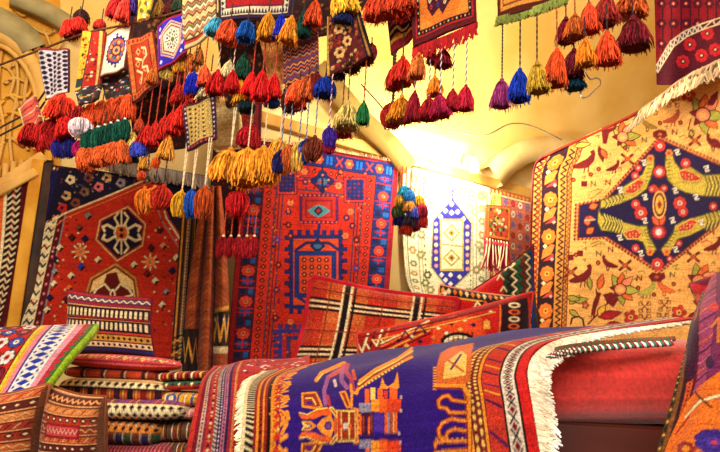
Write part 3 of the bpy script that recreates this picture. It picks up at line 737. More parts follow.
# floral field, measured from the photograph
DM = (112, 18, 26); LG = (166, 164, 66); OR = (224, 104, 44); SA = (236, 140, 96)
k1 = lambda x, y: (560 + x / 3.77, 90 + y / 3.77)
k2 = lambda x, y: (560 + x / 3.77, 210 + y / 3.77)
def lf(K, x, y, L, W, deg, q, out=DM):
    x, y = K(x, y); a = math.radians(deg); L /= 3.77; W /= 3.77
    if q != out: c.leaf(x - 1.2 * math.cos(a), y - 1.2 * math.sin(a), L + 2.4, W + 1.3, a, out)
    c.leaf(x, y, L, W, a, q)
def pl(K, pts, q, out=None, w=1.2): c.poly([K(*p) for p in pts], q, out, w)
def ln(K, pts, w, q): c.line([K(*p) for p in pts], w, q)
def blossom(K, x, y, s_, deg):
    for da, q, L_, W_ in [(-100, LG, 60, 15), (100, LG, 60, 15), (-62, OR, 62, 15), (62, OR, 62, 15), (-25, SA, 66, 15), (25, LG, 72, 15), (150, DM, 44, 12), (-150, DM, 44, 12)]:
        lf(K, x, y, L_ * s_, W_ * s_, deg + da, q)
    X, Y = K(x, y); c.ell(X, Y, 6.6 * s_, 6.2 * s_, DM); c.ell(X, Y, 5.4 * s_, 5 * s_, SA); c.ell(X, Y, 3 * s_, 2.8 * s_, FG)
blossom(k1, 240, 180, .95, -30); blossom(k1, 545, 95, 1.25, -20); blossom(k2, 232, 300, 1.0, -20); blossom(k2, 530, 270, 1.15, 0)
# crowns and stems of the big blossoms
pl(k1, [(165, 205), (160, 150), (180, 110), (220, 120), (215, 150), (190, 165), (180, 205)], DM); pl(k1, [(180, 150), (195, 122), (215, 125), (205, 145)], OR)
pl(k1, [(560, 60), (575, 25), (603, 5), (603, 30), (585, 60)], DM)
pl(k2, [(180, 350), (165, 320), (200, 310), (225, 340), (205, 368)], DM)
ln(k2, [(110, 430), (150, 390), (190, 345)], 1.6, DM); ln(k2, [(130, 410), (145, 340), (140, 300)], 1.6, DM); pl(k2, [(130, 345), (145, 310), (160, 312), (150, 350), (130, 400), (120, 395)], DM)
for K, x, y, L, W, a, q in [(k2, 150, 400, 46, 12, -60, (240, 180, 60)), (k2, 150, 405, 90, 14, -12, (170, 26, 40)), (k2, 180, 432, 60, 9, 0, (170, 26, 40)), (k2, 150, 300, 60, 11, -75, OR), (k2, 120, 300, 50, 8, -100, LG), (k2, 40, 355, 50, 9, -40, LG), (k2, 60, 345, 50, 9, -10, LG), (k2, 30, 330, 50, 9, 10, LG), (k2, 40, 380, 40, 8, 30, LG),
                            (k2, 510, 345, 80, 15, 15, (170, 26, 40)), (k2, 480, 420, 70, 10, -40, DM), (k2, 500, 400, 60, 8, -5, (170, 26, 40)), (k1, 150, 210, 70, 12, 75, DM), (k1, 160, 225, 40, 9, 60, OR), (k1, 120, 155, 50, 9, -20, DM), (k1, 60, 195, 50, 10, 10, LG), (k1, 65, 180, 60, 9, 30, LG), (k1, 60, 215, 60, 9, -10, LG),
                            (k1, 280, 105, 60, 13, -35, DM), (k1, 340, 75, 50, 10, -30, DM), (k1, 570, 190, 50, 14, 20, DM), (k1, 500, 180, 30, 8, -80, LG), (k1, 225, 105, 40, 12, 15, DM)]: lf(K, x, y, L, W, a, q)
for K, x, y, r in [(k2, 272, 405, 26), (k2, 455, 388, 28), (k1, 490, 20, 26), (k2, 100, 360, 14)]:
    X, Y = K(x, y); c.flower(X, Y, r / 3.77 * 1.12, r / 3.77 * 1.12, DM, DM, 5); c.flower(X, Y, r / 3.77, r / 3.77, (196, 36, 36), FG, 5, DM)
def bird2(K, x, y, s_, f, q=DM):
    P_ = [(-48, 10), (-20, -4), (6, -16), (24, -34), (18, -44), (34, -52), (40, -38), (36, -10), (14, 16), (-20, 22), (-44, 20)]
    pl(K, [(x + f * a * s_, y + b * s_) for a, b in P_], q); ln(K, [(x, y + 16 * s_), (x - 4, y + 36 * s_)], 1.2, q); ln(K, [(x + f * 14 * s_, y + 14 * s_), (x + f * 12 * s_, y + 34 * s_)], 1.2, q)
bird2(k1, 98, 278, 1, 1); bird2(k2, 85, 255, 1, 1); bird2(k1, 205, 295, .6, 1); bird2(k2, 190, 205, .7, -1); bird2(k1, 428, 112, .75, 1, (176, 70, 40)); bird2(k1, 340, 135, .7, -1, (150, 120, 50)); bird2(k2, 405, 298, .8, -1, OR); bird2(k2, 335, 305, .8, 1, LG); bird2(k1, 590, 205, .8, -1); bird2(k2, 585, 140, .8, 1)
for K, x, y in [(k1, 258, 262), (k1, 515, 192), (k2, 250, 210), (k2, 510, 178), (k2, 45, 235)]:
    X, Y = K(x, y); c.ex(X, Y, 5.4, 4.4, 2.8, DM); c.ex(X, Y, 2.4, 2, .9, OR)
for K, x, y in [(k1, 350, 75), (k1, 432, 45), (k2, 325, 365), (k2, 400, 360), (k2, 325, 412), (k2, 395, 408)]:
    X, Y = K(x, y); 
    for dx, dy in ((-4, -3), (4, -3), (-4, 4), (4, 4)): c.frame(X + dx - 2.2, Y + dy - 2.2, X + dx + 2.2, Y + dy + 2.2, .8, .8, (130, 40, 40))
    c.ex(X, Y, 4, 4, 1, (130, 40, 40))
pl(k1, [(355, 160), (380, 150), (405, 155), (412, 175), (395, 185), (365, 185), (355, 178)], DM); c.dia(*k1(382, 170), 2.6, 2.2, (206, 120, 60))
pl(k2, [(338, 250), (355, 235), (380, 242), (400, 235), (405, 255), (385, 272), (350, 270)], DM); c.dia(*k2(370, 254), 3, 2, (206, 80, 50))
for K, x, y in [(k1, 322, 190), (k1, 438, 160), (k2, 305, 258), (k2, 430, 245), (k1, 130, 355), (k1, 185, 350), (k2, 150, 165), (k2, 195, 150), (k2, 580, 85)]:
    ln(K, [(x - 8, y + 9), (x - 8, y - 9), (x + 8, y + 9), (x + 8, y - 9)], 1.2, DM if (x // 5) % 2 else (90, 100, 60))
for K, x, y in [(k1, 382, 127), (k1, 460, 125), (k2, 300, 295), (k2, 435, 280), (k2, 65, 170), (k1, 92, 355), (k1, 55, 340), (k1, 120, 320), (k2, 45, 180), (k1, 150, 300), (k2, 148, 200), (k1, 250, 320 - 100), (k2, 20, 270), (k2, 360, 320)]:
    X, Y = K(x, y); c.ell(X, Y, 2.4, 2.4, DM); c.ell(X, Y, 1.1, 1.1, (190, 90, 40))
for K, x, y in [(k2, 45, 180), (k2, 80, 165), (k1, 95, 355)]: X, Y = K(x, y); c.rect(X - 3, Y - 3, X + 3, Y + 3, DM)
for K, pts, q in [(k1, [(110, 405), (120, 385), (150, 375), (165, 378), (140, 400), (115, 412)], LG), (k2, [(120, 130), (150, 118), (175, 130), (150, 128), (125, 140)], LG), (k2, [(540, 125), (560, 115), (580, 125)], OR), (k1, [(500, 110), (490, 150), (510, 160)], DM), (k2, [(430, 215), (450, 205), (440, 225), (455, 222)], LG), (k1, [(455, 180), (475, 172), (485, 182)], LG), (k1, [(285, 235), (300, 222), (312, 232)], LG), (k2, [(300, 235), (320, 230), (325, 240)], LG)]: ln(K, pts, 1.3, q)
ln(k2, [(45, 430), (50, 408), (75, 402), (90, 412), (95, 440)], 1.8, BLK)
for k in range(120):
    x, y = rng.uniform(572, 722), rng.uniform(80, 335); j_ = c._box(x - 1.5, y - 1.5, x + 1.5, y + 1.5)
    if len(j_[0]) and np.abs(c.img[j_] - lin(FG)).max() < .01: c.line([(x - 1.6, y), (x + 1.6, y - 1.2), (x + 1, y + 1.6)], .9, [(150, 70, 40), DM, (120, 120, 50)][k % 3])
# medallion
NV = (30, 16, 66)
md = [k1(382, 190), k1(603, 285), (760, 176), (760, 214), k2(603, 48), k2(380, 225), k2(180, 100), k2(75, 105), k1(80, 435), k1(180, 415)]
cx, cy = 661, 205
def grow(f): return [(cx + (x - cx) * f, cy + (y - cy) * f) for x, y in md]
for pts_, q, r_ in ((grow(1.05), (130, 26, 32), 2.0), (grow(1.03), (226, 120, 60), 1.5)):
    for (xa, ya), (xb, yb) in zip(pts_, pts_[1:] + pts_[:1]):
        m = max(1, int(math.hypot(xb - xa, yb - ya) / 3.6))
        for k in range(m): c.dia(xa + (xb - xa) * k / m, ya + (yb - ya) * k / m, r_, r_, q)
c.poly(grow(1.02), (120, 24, 30)); c.poly(md, NV)
AG = (190, 170, 64)
tails = [(k1, [(405, 245), (428, 240), (438, 272), (460, 300), (500, 292), (545, 322), (640, 318), (740, 330), (740, 400), (640, 405), (540, 400), (480, 388), (440, 370), (412, 340), (400, 300)]),
         (k1, [(330, 255), (360, 252), (360, 290), (348, 330), (332, 375), (290, 405), (230, 430), (155, 448), (158, 418), (222, 395), (240, 368), (280, 342), (315, 320), (328, 290)]),
         (k2, [(150, 0), (160, 22), (240, 46), (300, 62), (332, 60), (342, 100), (370, 150), (355, 168), (333, 160), (318, 122), (290, 114), (250, 108), (235, 86), (160, 78), (145, 45)]),
         (k2, [(440, 60), (470, 42), (540, 22), (620, 0), (740, -20), (740, 30), (603, 48), (540, 76), (500, 96), (450, 112), (430, 150), (400, 168), (385, 150), (410, 120), (432, 90)])]
for K, pts in tails: pl(K, pts, AG, (90, 84, 34), 1.1)
# feathers
def feathers(K, x0, y0, x1, y1, hw, n):
    for k in range(n):
        t = k / n; x, y = x0 + (x1 - x0) * t, y0 + (y1 - y0) * t
        ln(K, [(x - 7, y - hw), (x + 5, y), (x - 7, y + hw)], 1.0, (96, 88, 34)); ln(K, [(x, y - hw), (x + 11, y), (x, y + hw)], .8, (226, 204, 100))
feathers(k1, 560, 362, 740, 366, 36, 13); feathers(k1, 240, 405, 165, 435, -16, 6); feathers(k2, 235, 66, 160, 38, -26, 7); feathers(k2, 560, 46, 740, 8, 30, 12)
for x0, y0, x1, y1 in [(415, 265, 425, 350), (345, 270, 335, 360)]: 
    for k in range(6): ln(k1, [(x0 + (x1 - x0) * k / 6 - 9, y0 + (y1 - y0) * k / 6), (x0 + (x1 - x0) * k / 6 + 9, y0 + (y1 - y0) * k / 6 - 3)], .9, (96, 88, 34))
for x0, y0, x1, y1 in [(332, 75, 352, 150), (440, 80, 400, 150)]: 
    for k in range(6): ln(k2, [(x0 + (x1 - x0) * k / 6 - 9, y0 + (y1 - y0) * k / 6), (x0 + (x1 - x0) * k / 6 + 9, y0 + (y1 - y0) * k / 6 + 3)], .9, (96, 88, 34))
for K, pts in [(k1, [(453, 310), (480, 302), (520, 318), (545, 342), (500, 347), (465, 342)]), (k1, [(245, 388), (265, 360), (300, 338), (325, 345), (310, 372), (280, 394)]), (k2, [(243, 85), (290, 72), (315, 90), (302, 110), (258, 110)]), (k2, [(450, 65), (500, 35), (527, 45), (502, 77), (455, 84)])]:
    pl(K, pts, (200, 48, 40), (236, 180, 90), 1.1); mx_ = sum(p[0] for p in pts) / len(pts); my_ = sum(p[1] for p in pts) / len(pts)
    for q in range(9): c.dia(*K(mx_ - 26 + (q % 5) * 12, my_ - 6 + (q // 5) * 12 + (q % 2) * 3), .8, .8, (244, 200, 120))
for K, x, y in [(k1, 417, 240), (k1, 346, 260), (k2, 345, 160), (k2, 408, 160)]: X, Y = K(x, y); c.flower(X, Y, 4, 4, (226, 130, 60), (190, 60, 50), 6)
for K, x, y, r in [(k1, 382, 213, 20), (k2, 373, 205, 22)]: X, Y = K(x, y); c.flower(X, Y, r / 3.4, r / 3.4, (206, 50, 50), (244, 210, 190), 8, DM)
for K, x, y, r in [(k1, 380, 310, 28), (k2, 378, 85, 30)]:
    X, Y = K(x, y); c.ell(X, Y, r / 3.77, r / 3.77 * .9, (130, 24, 34)); c.ell(X, Y, r / 5, r / 5.4, (214, 60, 60)); c.ell(X, Y, r / 9, r / 9, (246, 200, 200))
lf(k1, 378, 395, 44, 10, -60, (206, 60, 40)); lf(k1, 378, 395, 44, 10, -120, (206, 60, 40)); lf(k2, 378, 60, 44, 10, -55, (214, 90, 60)); lf(k2, 378, 60, 44, 10, -125, (214, 90, 60))
c.ell(cx, cy, 7, 14, FG); c.ell(cx, cy, 5.6, 12, (70, 24, 40)); c.ell(cx, cy, 4.2, 9.5, (230, 170, 70)); c.dia(cx, cy, 2.4, 4.4, (150, 30, 30))
for K, x, y, r in [(k1, 458, 428, 26), (k1, 480, 278, 20), (k1, 288, 325, 16), (k1, 300, 295, 14), (k1, 398, 372, 14), (k1, 352, 375, 14), (k2, 310, 12, 26), (k2, 470, 8, 20), (k2, 290, 145, 16), (k2, 455, 128, 14), (k2, 420, 185, 12), (k2, 310, 185, 10), (k1, 585, 440, 16), (k1, 290, 432, 18)]:
    X, Y = K(x, y); c.flower(X, Y, r / 3.77, r / 3.77, (200, 50, 46), (246, 200, 180), 8, DM)
for K, x, y in [(k1, 322, 275), (k1, 232, 378), (k1, 448, 236), (k1, 560, 298), (k2, 230, 105), (k2, 310, 165), (k2, 540, 48), (k2, 442, 150), (k1, 520, 405), (k1, 325, 405), (k1, 440, 380), (k2, 325, 42), (k2, 430, 40)]:
    X, Y = K(x, y); c.line([(X - 2.6, Y - 1.6), (X + 1.4, Y - 2.6), (X + 1.2, Y), (X - 1.2, Y + .6), (X - .6, Y + 2.6), (X + 2.8, Y + 1.8)], 1.2, (236, 226, 214))
for K, x, y, a in [(k1, 115, 445, -20), (k2, 100, 35, 0), (k2, 105, 90, -40), (k2, 110, 60, -100)]: lf(K, x, y, 34, 11, a, OR)
ln(k2, [(98, 40), (135, 38)], 1.2, (226, 200, 190))
o = c.build('persian_rug', thick=.01); tag(o, 'large golden Persian rug with a navy diamond medallion hung on the right', 'rug')
c.line
top = [P(x, y, dr(x)) for x, y in rows[0]]
path_tube('selvedge', top, .008, yarn((130, 40, 26)), o, 60)
LEp = [P(x, y, dr(x) - .005) for x, y in [(544, 156), (537, 162), (534, 171), (532, 200), (531, 230), (529, 290), (527, 350)]]
path_tube('selvedge', LEp, .006, yarn((90, 20, 26)), o, 60)
# thick fringe at its upper right
fringe('fringe', [P(x, y, dr(x) - .03) for x, y in [(648, 108), (668, 93), (690, 77), (716, 64), (750, 48)]], [P(650, 86, 2.80) - P(666, 94, 2.9)] * 5, .13, (206, 178, 140), o, 330, .0055, .7, .9, .02, 15)
# ---- dark red rug at the top right
c = Cloth([[P(x, y, 3.1 - (x - 655) / 100 * .35) for x, y in r] for r in [[(654, -18), (690, -20), (750, -22)], [(655, 40), (690, 38), (752, 34)], [(656, 84), (690, 88), (754, 92)]]], 150, 150, (140, 18, 34), [(.012, 2, .2, 0)])
c.px(); 
for x in range(654, 740, 9):
    c.line([(x, -10), (x + 1, 95)], 1.6, (60, 14, 40))
for k in range(26):
    x = 662 + (k % 6) * 12; y = 4 + (k // 6) * 20; c.flower(x, y, 5.5, 5.5, (80, 14, 40), (196, 40, 50), 6, CREAM)
c.poly([(655, 70), (668, 48), (680, 36), (700, 26), (740, 14), (760, 14), (760, 100), (655, 100)], (84, 16, 36))
for x, y in [(690, 45), (708, 34), (683, 62), (702, 56), (716, 50)]: c.flower(x, y, 7, 7, (190, 30, 44), (110, 20, 50), 8, CREAM)
bd = [(655, 68), (664, 54), (671, 42), (684, 32), (700, 25), (740, 12)]
c.line(bd, 1.2, CREAM); c.line([(x + 3, y + 5) for x, y in bd], 1.2, CREAM)
for (xa, ya), (xb, yb) in zip(bd[:-1], bd[1:]):
    for k in range(3):
        t = k / 3; x, y = xa + (xb - xa) * t, ya + (yb - ya) * t; c.line([(x, y), (x + 3, y + 5), (x + (xb - xa) / 3, y + (yb - ya) / 3)], 1.2, (226, 210, 196))
o = c.build('crimson_rug'); tag(o, 'dark crimson rug with a white stitched band hanging at the top right', 'rug')

# ================================================================== CUSHIONS ON THE DIVAN
def cushion(name, cs, d, nx, ny, base, bulge, label, paint, piping=None, pr=.006, dd=None):
    dd = dd or [[d, d], [d, d]]
    G = [[P(*cs[0], dd[0][0]), P(*cs[1], dd[0][1])], [P(*cs[3], dd[1][0]), P(*cs[2], dd[1][1])]]
    # slightly drawn-in sides
    def fn(U_, V_):
        a, b, e, f = [np.array(p) for p in (G[0][0], G[0][1], G[1][0], G[1][1])]
        u = U_ + .05 * np.sin(math.pi * V_) * -np.sin(math.pi * U_) * np.cos(math.pi * U_) ; u = U_[..., None] + (.5 - U_[..., None]) * .06 * np.sin(math.pi * V_)[..., None]
        v = V_[..., None] + (.5 - V_[..., None]) * .08 * np.sin(math.pi * U_)[..., None]
        return (a * (1 - u) + b * u) * (1 - v) + (e * (1 - u) + f * u) * v
    c = Cloth(None, nx, ny, base, fn=fn); paint(c)
    if c.normals()[ny, nx][1] > 0: bulge_ = -bulge
    else: bulge_ = bulge
    o = c.build(name, pillow=bulge_); tag(o, label, 'cushion')
    if piping:
        E = c.A; loop = np.concatenate([E[0, ::8], E[::8, -1], E[-1, ::-8], E[::-8, 0]])
        V, Q = tubes((loop - np.array(o.location))[None], pr, 8); link('piping', npmesh('piping', V, Q), yarn(piping), o)
    return o
def plaid(c):
    c.uv(); c.rect(0, 0, 1, 1, (212, 108, 50)); c.oamt = .85; c.knot = .3
    for a, b in ((.0, .12), (.40, .60), (.86, 1)): c.rect(a, 0, b, 1, (190, 40, 26))
    for a, b in ((.0, .14), (.42, .62)):
        c.rect(0, a, 1, b, (180, 50, 30)); c.rect(.12, a, .40, b, (200, 84, 40)); c.rect(.6, a, .86, b, (200, 84, 40))
    for k in range(60): c.line([(0, k / 60), (1, k / 60)], .004, (170, 56, 26), 1)
    for y in (.24, .70):
        for q, col in ((-.045, BLK), (-.02, CREAM), (.005, BLK), (.03, CREAM), (.055, BLK)): c.line([(0, y + q), (1, y + q)], .024 if col == BLK else .018, col, 1)
    for x in (.28, .75):
        for q, col in ((-.05, CREAM), (-.032, BLK), (-.014, BLK), (.004, CREAM), (.03, BLK)): c.line([(x + q, 0), (x + q, 1)], .019 if col == BLK else .012, col, 1)
    for x in (.14, .5, .9): c.line([(x, 0), (x, 1)], .008, (120, 40, 24), 1)
    for y in (.1, .5): c.line([(0, y), (1, y)], .014, (120, 34, 22), 1)
cushion('plaid_cushion', [(312, 277), (458, 300), (450, 384), (286, 384)], 2.38, 170, 120, RED, .095, 'orange and red plaid cushion with red piping standing before the castle rug', plaid, (196, 26, 40), .013)
def kz(c):
    c.uv(); c.rect(0, 0, 1, 1, (186, 22, 26))
    c.px()
    c.poly([(500, 270), (531, 247), (540, 330), (500, 330)], (40, 60, 44))
    for k in range(6):
        x = 506 + k * 5; c.zigv(x, 262 - k * 2, 330, 2.4, 16, 1.7, [BLK, CREAM, (30, 100, 60), DRED, CREAM, BLUE][k])
    for x, y in [(498, 278), (500, 290), (497, 300), (507, 268)]: c.line([(x - 3, y + 3), (x, y - 2), (x + 3, y + 3)], 1.3, CREAM)
    c.line([(466, 293), (472, 286), (482, 282)], 1.6, CREAM); c.line([(470, 291), (480, 280), (488, 276)], 1.2, BLK); c.ell(477, 284, 2.5, 2.5, CREAM)
cushion('kilim_cushion', [(452, 304), (533, 246), (540, 335), (440, 345)], 2.78, 110, 100, RED, .07, 'red kilim cushion with a green and black zigzag end, rearmost against the gold rug', kz, (110, 16, 20), .005)
def kb(c):
    c.uv(); c.rect(0, 0, 1, 1, (190, 24, 26)); c.rect(0, 0, 1, .16, (30, 20, 24))
    for k in range(16): c.dia((k + .5) / 16, .08, .022, .06, [GOLD, CREAM, (226, 110, 40)][k % 3])
    c.rect(0, .17, 1, .2, GOLD)
    c.px(); c.line([(436, 296), (446, 292), (441, 300), (449, 306), (438, 312)], 2.2, CREAM); c.line([(441, 294), (437, 304), (444, 312)], 1.6, (230, 120, 60))
    c.poly([(470, 304), (500, 300), (526, 312), (500, 320)], (50, 20, 30))
    for k in range(7): c.line([(470 + k * 8, 310), (474 + k * 8, 303), (478 + k * 8, 310)], 1.6, [CREAM, (200, 80, 30), GRN][k % 3])
cushion('kilim_cushion', [(440, 285), (531, 298), (534, 350), (424, 350)], 2.45, 120, 80, RED, .08, 'red kilim cushion with a black and gold upper edge in the middle of the divan', kb, (226, 130, 90), .005)
def kc(c):
    c.uv(); c.rect(0, 0, 1, 1, (196, 28, 22)); c.rect(0, 0, 1, .05, (130, 18, 20))
    c.px()
    c.poly([(356, 360), (361, 330), (380, 324), (388, 340), (372, 362)], (150, 26, 22))
    for k in range(4): c.line([(362 + k * 7, 352 - k * 3), (368 + k * 7, 334 - k * 2)], 1.8, [CREAM, BLK, CREAM, (230, 110, 50)][k]); c.line([(362 + k * 7, 352 - k * 3), (358 + k * 7, 344 - k * 2)], 1.5, CREAM)
    for k in range(5): c.line([(380, 356 - k * 3), (428, 334 - k * 3.2)], 1.3, [BLK, GOLD, BLK, (230, 110, 50), CREAM][k])
    c.poly([(428, 348), (432, 324), (452, 316), (478, 318), (484, 345)], (214, 70, 30))
    for k in range(8):
        x, y = 392 + k * 13, 350 - k * 4; c.dia(x, y, 3, 2.4, [CREAM, GOLD, NAVY, (230, 110, 50)][k % 4]); c.dia(x + 5, y - 9, 2.2, 2, [BLK, CREAM][k % 2])
    c.line([(357, 338), (405, 329), (450, 319), (490, 308), (530, 297)], 2, (120, 16, 20)); c.line([(372, 341), (430, 328), (492, 313)], 1.3, GOLD)
    c.ell(455, 342, 17, 9, BLK); c.ell(455, 343, 14, 7, CREAM); c.ell(455, 345, 10, 6, (190, 140, 60))
    for k in range(7): c.line([(441 + k * 4.6, 333), (441 + k * 4.6, 342)], 1.1, BLK)
    c.poly([(494, 345), (498, 306), (526, 298), (530, 345)], (40, 16, 24)); 
    for k in range(6): c.ell(512 - k * .6, 306 + k * 7, 6, 2.8, [CREAM, (220, 90, 40)][k % 2]); c.ell(512 - k * .6, 306 + k * 7, 3.6, 1.5, MAR)
    c.line([(498, 306), (494, 345)], 1.6, (230, 110, 50)); c.line([(527, 298), (530, 345)], 2, (200, 40, 30))
    c.line([(398, 342), (404, 332), (410, 340)], 1.6, NAVY); c.line([(412, 334), (418, 326), (424, 333)], 1.6, NAVY); c.rect(480, 322, 486, 330, GOLD)
cushion('kilim_cushion', [(357, 334), (533, 292), (536, 375), (346, 390)], 2.12, 190, 90, RED, .07, 'long red kilim cushion with cream hooks, frontmost behind the purple rug', kc, (206, 60, 40), .005)

# ================================================================== FOREGROUND DIVAN
dv = empty('wooden_divan', (0.45, 1.9, 0), 'dark wooden divan frame under the red velvet bolster', 'divan')
DZ = P(600, 424, 1.47).z
def bxm(name, x0, x1, y0, y1, z0, z1, mat, parent, bev=.01):
    V = [(x, y, z) for z in (z0, z1) for x, y in ((x0, y0), (x1, y0), (x1, y1), (x0, y1))]
    V = [Vector(v) - parent.location for v in V]
    Q = [[3, 2, 1, 0], [4, 5, 6, 7], [0, 1, 5, 4], [1, 2, 6, 5], [2, 3, 7, 6], [3, 0, 4, 7]]
    o = link(name, quadmesh(name, V, Q), mat, parent)
    b = o.modifiers.new('bev', 'BEVEL'); b.width = bev; b.segments = 2; return o
dmat = plain('divan_wood', (52, 18, 12), (92, 34, 18), 8, .5, .3, (.15, 1, 1))
bxm('platform', -.1, 1.7, 1.50, 2.75, DZ - .05, DZ, dmat, dv)
bxm('front_board', -.1, 1.7, 1.48, 1.50, .1, DZ - .005, dmat, dv, .004)
bxm('back_board', -.1, 1.7, 2.73, 2.76, .1, DZ - .01, dmat, dv, .004)
for x in (-.08, 1.62):
    for y in (1.52, 2.64): bxm('leg', x, x + .07, y, y + .07, 0, DZ - .05, dmat, dv)
def slabfn(A, B, h, dp, sag=0, ex=.62, ep=8):
    A, B = np.array(A), np.array(B)
    def fn(U, V):
        e = np.clip(1 - np.abs(2 * U - 1) ** ep, .0005, 1) ** .4
        th = 2 * math.pi * V; cc, ss = np.cos(th), np.sin(th)
        y = dp * e * np.sign(cc) * np.abs(cc) ** ex; z = h * e * np.sign(ss) * np.abs(ss) ** ex
        pt = A + (B - A) * U[..., None]
        pt = pt + np.stack([0 * U, y, z - sag * 4 * U * (1 - U)], -1)
        return pt
    return fn
def slab(name, A, B, h, dp, nx, ny, base, label, paint, cat='cushion', sag=0, ex=.62, ep=8, group=None, mat=None):
    c = Cloth(None, nx, ny, base, fn=slabfn(A, B, h, dp, sag, ex, ep)); c.uv(); 
    if paint: paint(c)
    o = c.build(name, close=True, mat=mat); tag(o, label, cat, group); return o
mt = empty('divan_mattress', (.8, 2.3, DZ), 'dark red mattress lying on the divan under the red cushions', 'mattress')
bxm('mattress_body', -.08, 1.66, 1.98, 2.72, DZ, DZ + .06, plain('mattress_cloth', (110, 20, 20), (140, 30, 26), 30, .9), mt, .03)
# red velvet bolster
velvet = cloth_mat('velvet', .35, 260, 3.0, .85, .22)
def vp(c):
    c.knot = .04
    c.rect(0, 0, 1, 1, (206, 52, 42))
o = slab('velvet_bolster', P(480, 383, 1.60), P(722, 380, 1.57), .1, .13, 120, 80, (206, 52, 42), 'red velvet bolster between the purple rug and the right corner rug', vp, 'bolster', 0, .75, 10, mat=velvet)
# support under the draped purple rug
o = slab('round_bolster', Vector((-.06, 1.80, DZ + .044)), Vector((.44, 1.80, DZ + .044)), .042, .12, 60, 40, (120, 30, 30), 'dark red bolster covered by the purple rug', None, 'bolster', 0, .8, 10, mat=velvet)

# ---- purple rug draped over the divan
def lerp(a, b, t): return a + (b - a) * t
ridge = lambda x: float(np.interp(x, [250, 262, 300, 400, 470, 540, 600, 700], [378, 374, 367, 351, 340, 331, 327, 320]))
L_ = [(262, 374, 1.85), (252, 378, 1.72), (247, 388, 1.60), (245, 404, 1.52), (244, 428, 1.47), (238, 500, 1.45)]
R_ = [(700, 320, 1.70), (602, 334, 1.50), (546, 345, 1.42), (528, 370, 1.36), (532, 404, 1.32), (548, 500, 1.30)]
G = []
for k, (l, r_) in enumerate(zip(L_, R_)):
    row = []
    for u in np.linspace(0, 1, 7):
        x = lerp(l[0], r_[0], u); y = ridge(x) if k == 0 else lerp(l[1], r_[1], u); 
        if k == 1: y = max(min(y, ridge(x) + 9), ridge(x) + 3)
        row.append(P(x, y, lerp(l[2], r_[2], u)))
    G.append(row)
c = Cloth(G, 420, 230, (44, 16, 112), [(.004, 3.0, .8, 0)])
c.uv()
GO = (236, 140, 40); GC = (240, 190, 90); RO = (196, 50, 26)
c.rect(0, 0, .012, 1, CREAM); c.rect(.012, 0, .04, 1, BLK); c.rect(.04, 0, .085, 1, (150, 30, 24)); c.rect(.085, 0, .098, 1, BLK)
for k in range(44): c.line([(.014, k / 44), (.038, k / 44 + .012)], .007, CREAM)
c.rect(.05, 0, .058, 1, GO); c.rect(.07, 0, .076, 1, GO)
for k in range(40): c.dia(.064, k / 40, .004, .008, BLK)
# gold hooked edge (left)
for k in range(7):
    y = .1 + k * .14
    c.line([(.098, y - .05), (.125, y - .04), (.15, y - .06), (.155, y - .02), (.13, y), (.11, y + .02), (.13, y + .05), (.15, y + .04)], .014, GO); c.line([(.11, y - .03), (.14, y - .035)], .006, RO)
c.rect(.097, 0, .106, 1, GO); c.rect(.106, 0, .128, 1, RO)
for k in range(26):
    y = k / 26; c.line([(.102, y), (.114, y + .015), (.106, y + .03)], .006, GO); c.dia(.121, y + .01, .005, .012, [GC, PUR, GO][k % 3])
for k in range(7):
    y = .03 + k * .14; c.line([(.128, y), (.142, y + .02), (.136, y + .05), (.15, y + .07), (.135, y + .1)], .012, GO); c.line([(.13, y + .01), (.138, y + .03)], .005, RO)
# right borders
c.rect(.965, 0, 1, 1, (200, 30, 26)); c.rect(.9, 0, .965, 1, BLK); c.rect(.908, 0, .957, 1, (226, 206, 180))
for k in range(24):
    y = k / 24; c.ex(.932, y, .014, .015, .006, BLK); c.dia(.932, y + .021, .011, .012, (150, 30, 40)); c.dia(.932, y + .021, .004, .005, BLK)
c.rect(.84, 0, .9, 1, (190, 50, 34)); 
for k in range(22):
    y = k / 22; c.line([(.845, y), (.895, y + .03)], .009, [GO, NAVY, RO, (90, 30, 90)][k % 4])
c.rect(.768, 0, .84, 1, (120, 30, 30)); c.rect(.772, 0, .784, 1, GO); c.rect(.826, 0, .836, 1, GO)
for k in range(40): c.ell(.795, k / 40, .006, .008, GC); c.ell(.815, k / 40 + .012, .006, .008, GC)
c.px()
# large corner device at the upper right of the field
c.poly([(437, 372), (441, 356), (452, 350), (474, 346), (470, 384), (458, 388), (438, 388)], (214, 100, 34)); c.poly([(446, 366), (462, 354), (468, 358), (466, 378), (444, 382)], GC); c.line([(452, 372), (462, 358)], 2, PUR); c.line([(450, 364), (464, 374)], 1.8, RO)
for k in range(9): c.rect(434 , 370 + k * 2.6, 438, 371.4 + k * 2.6, GO)
c.line([(437, 388), (464, 388), (469, 396), (470, 460)], 3.4, GO); c.line([(437, 391), (462, 391), (466, 398), (466, 460)], 1.4, (150, 40, 30))
for q, w_ in ((RO, 4.2), (GO, 2.2)):
    c.line([(466, 403), (452, 401), (449, 397), (444, 398), (439, 402), (440, 408), (447, 409), (450, 413), (466, 413)], w_, q)
    c.line([(466, 421), (452, 419), (443, 423), (439, 430), (440, 437), (446, 438), (448, 432), (455, 429), (466, 431)], w_, q)
    c.line([(436, 446), (436, 443), (444, 441), (466, 441)], w_, q); c.line([(436, 452), (466, 450)], w_, q)
for k in range(6): c.rect(436 + k * 5, 438, 438.5 + k * 5, 441, GO)
for k in range(26):
    x, y = 471.5, 392 + k * 2.6; c.dia(x, y, 1, 1.2, BLK)
qk = lambda x, y: (280 + x / 5.14, 370 + y / 5.14)
LIL = (150, 84, 140); GRL = (140, 130, 150); RB_ = (150, 44, 26); OG = (234, 92, 30)
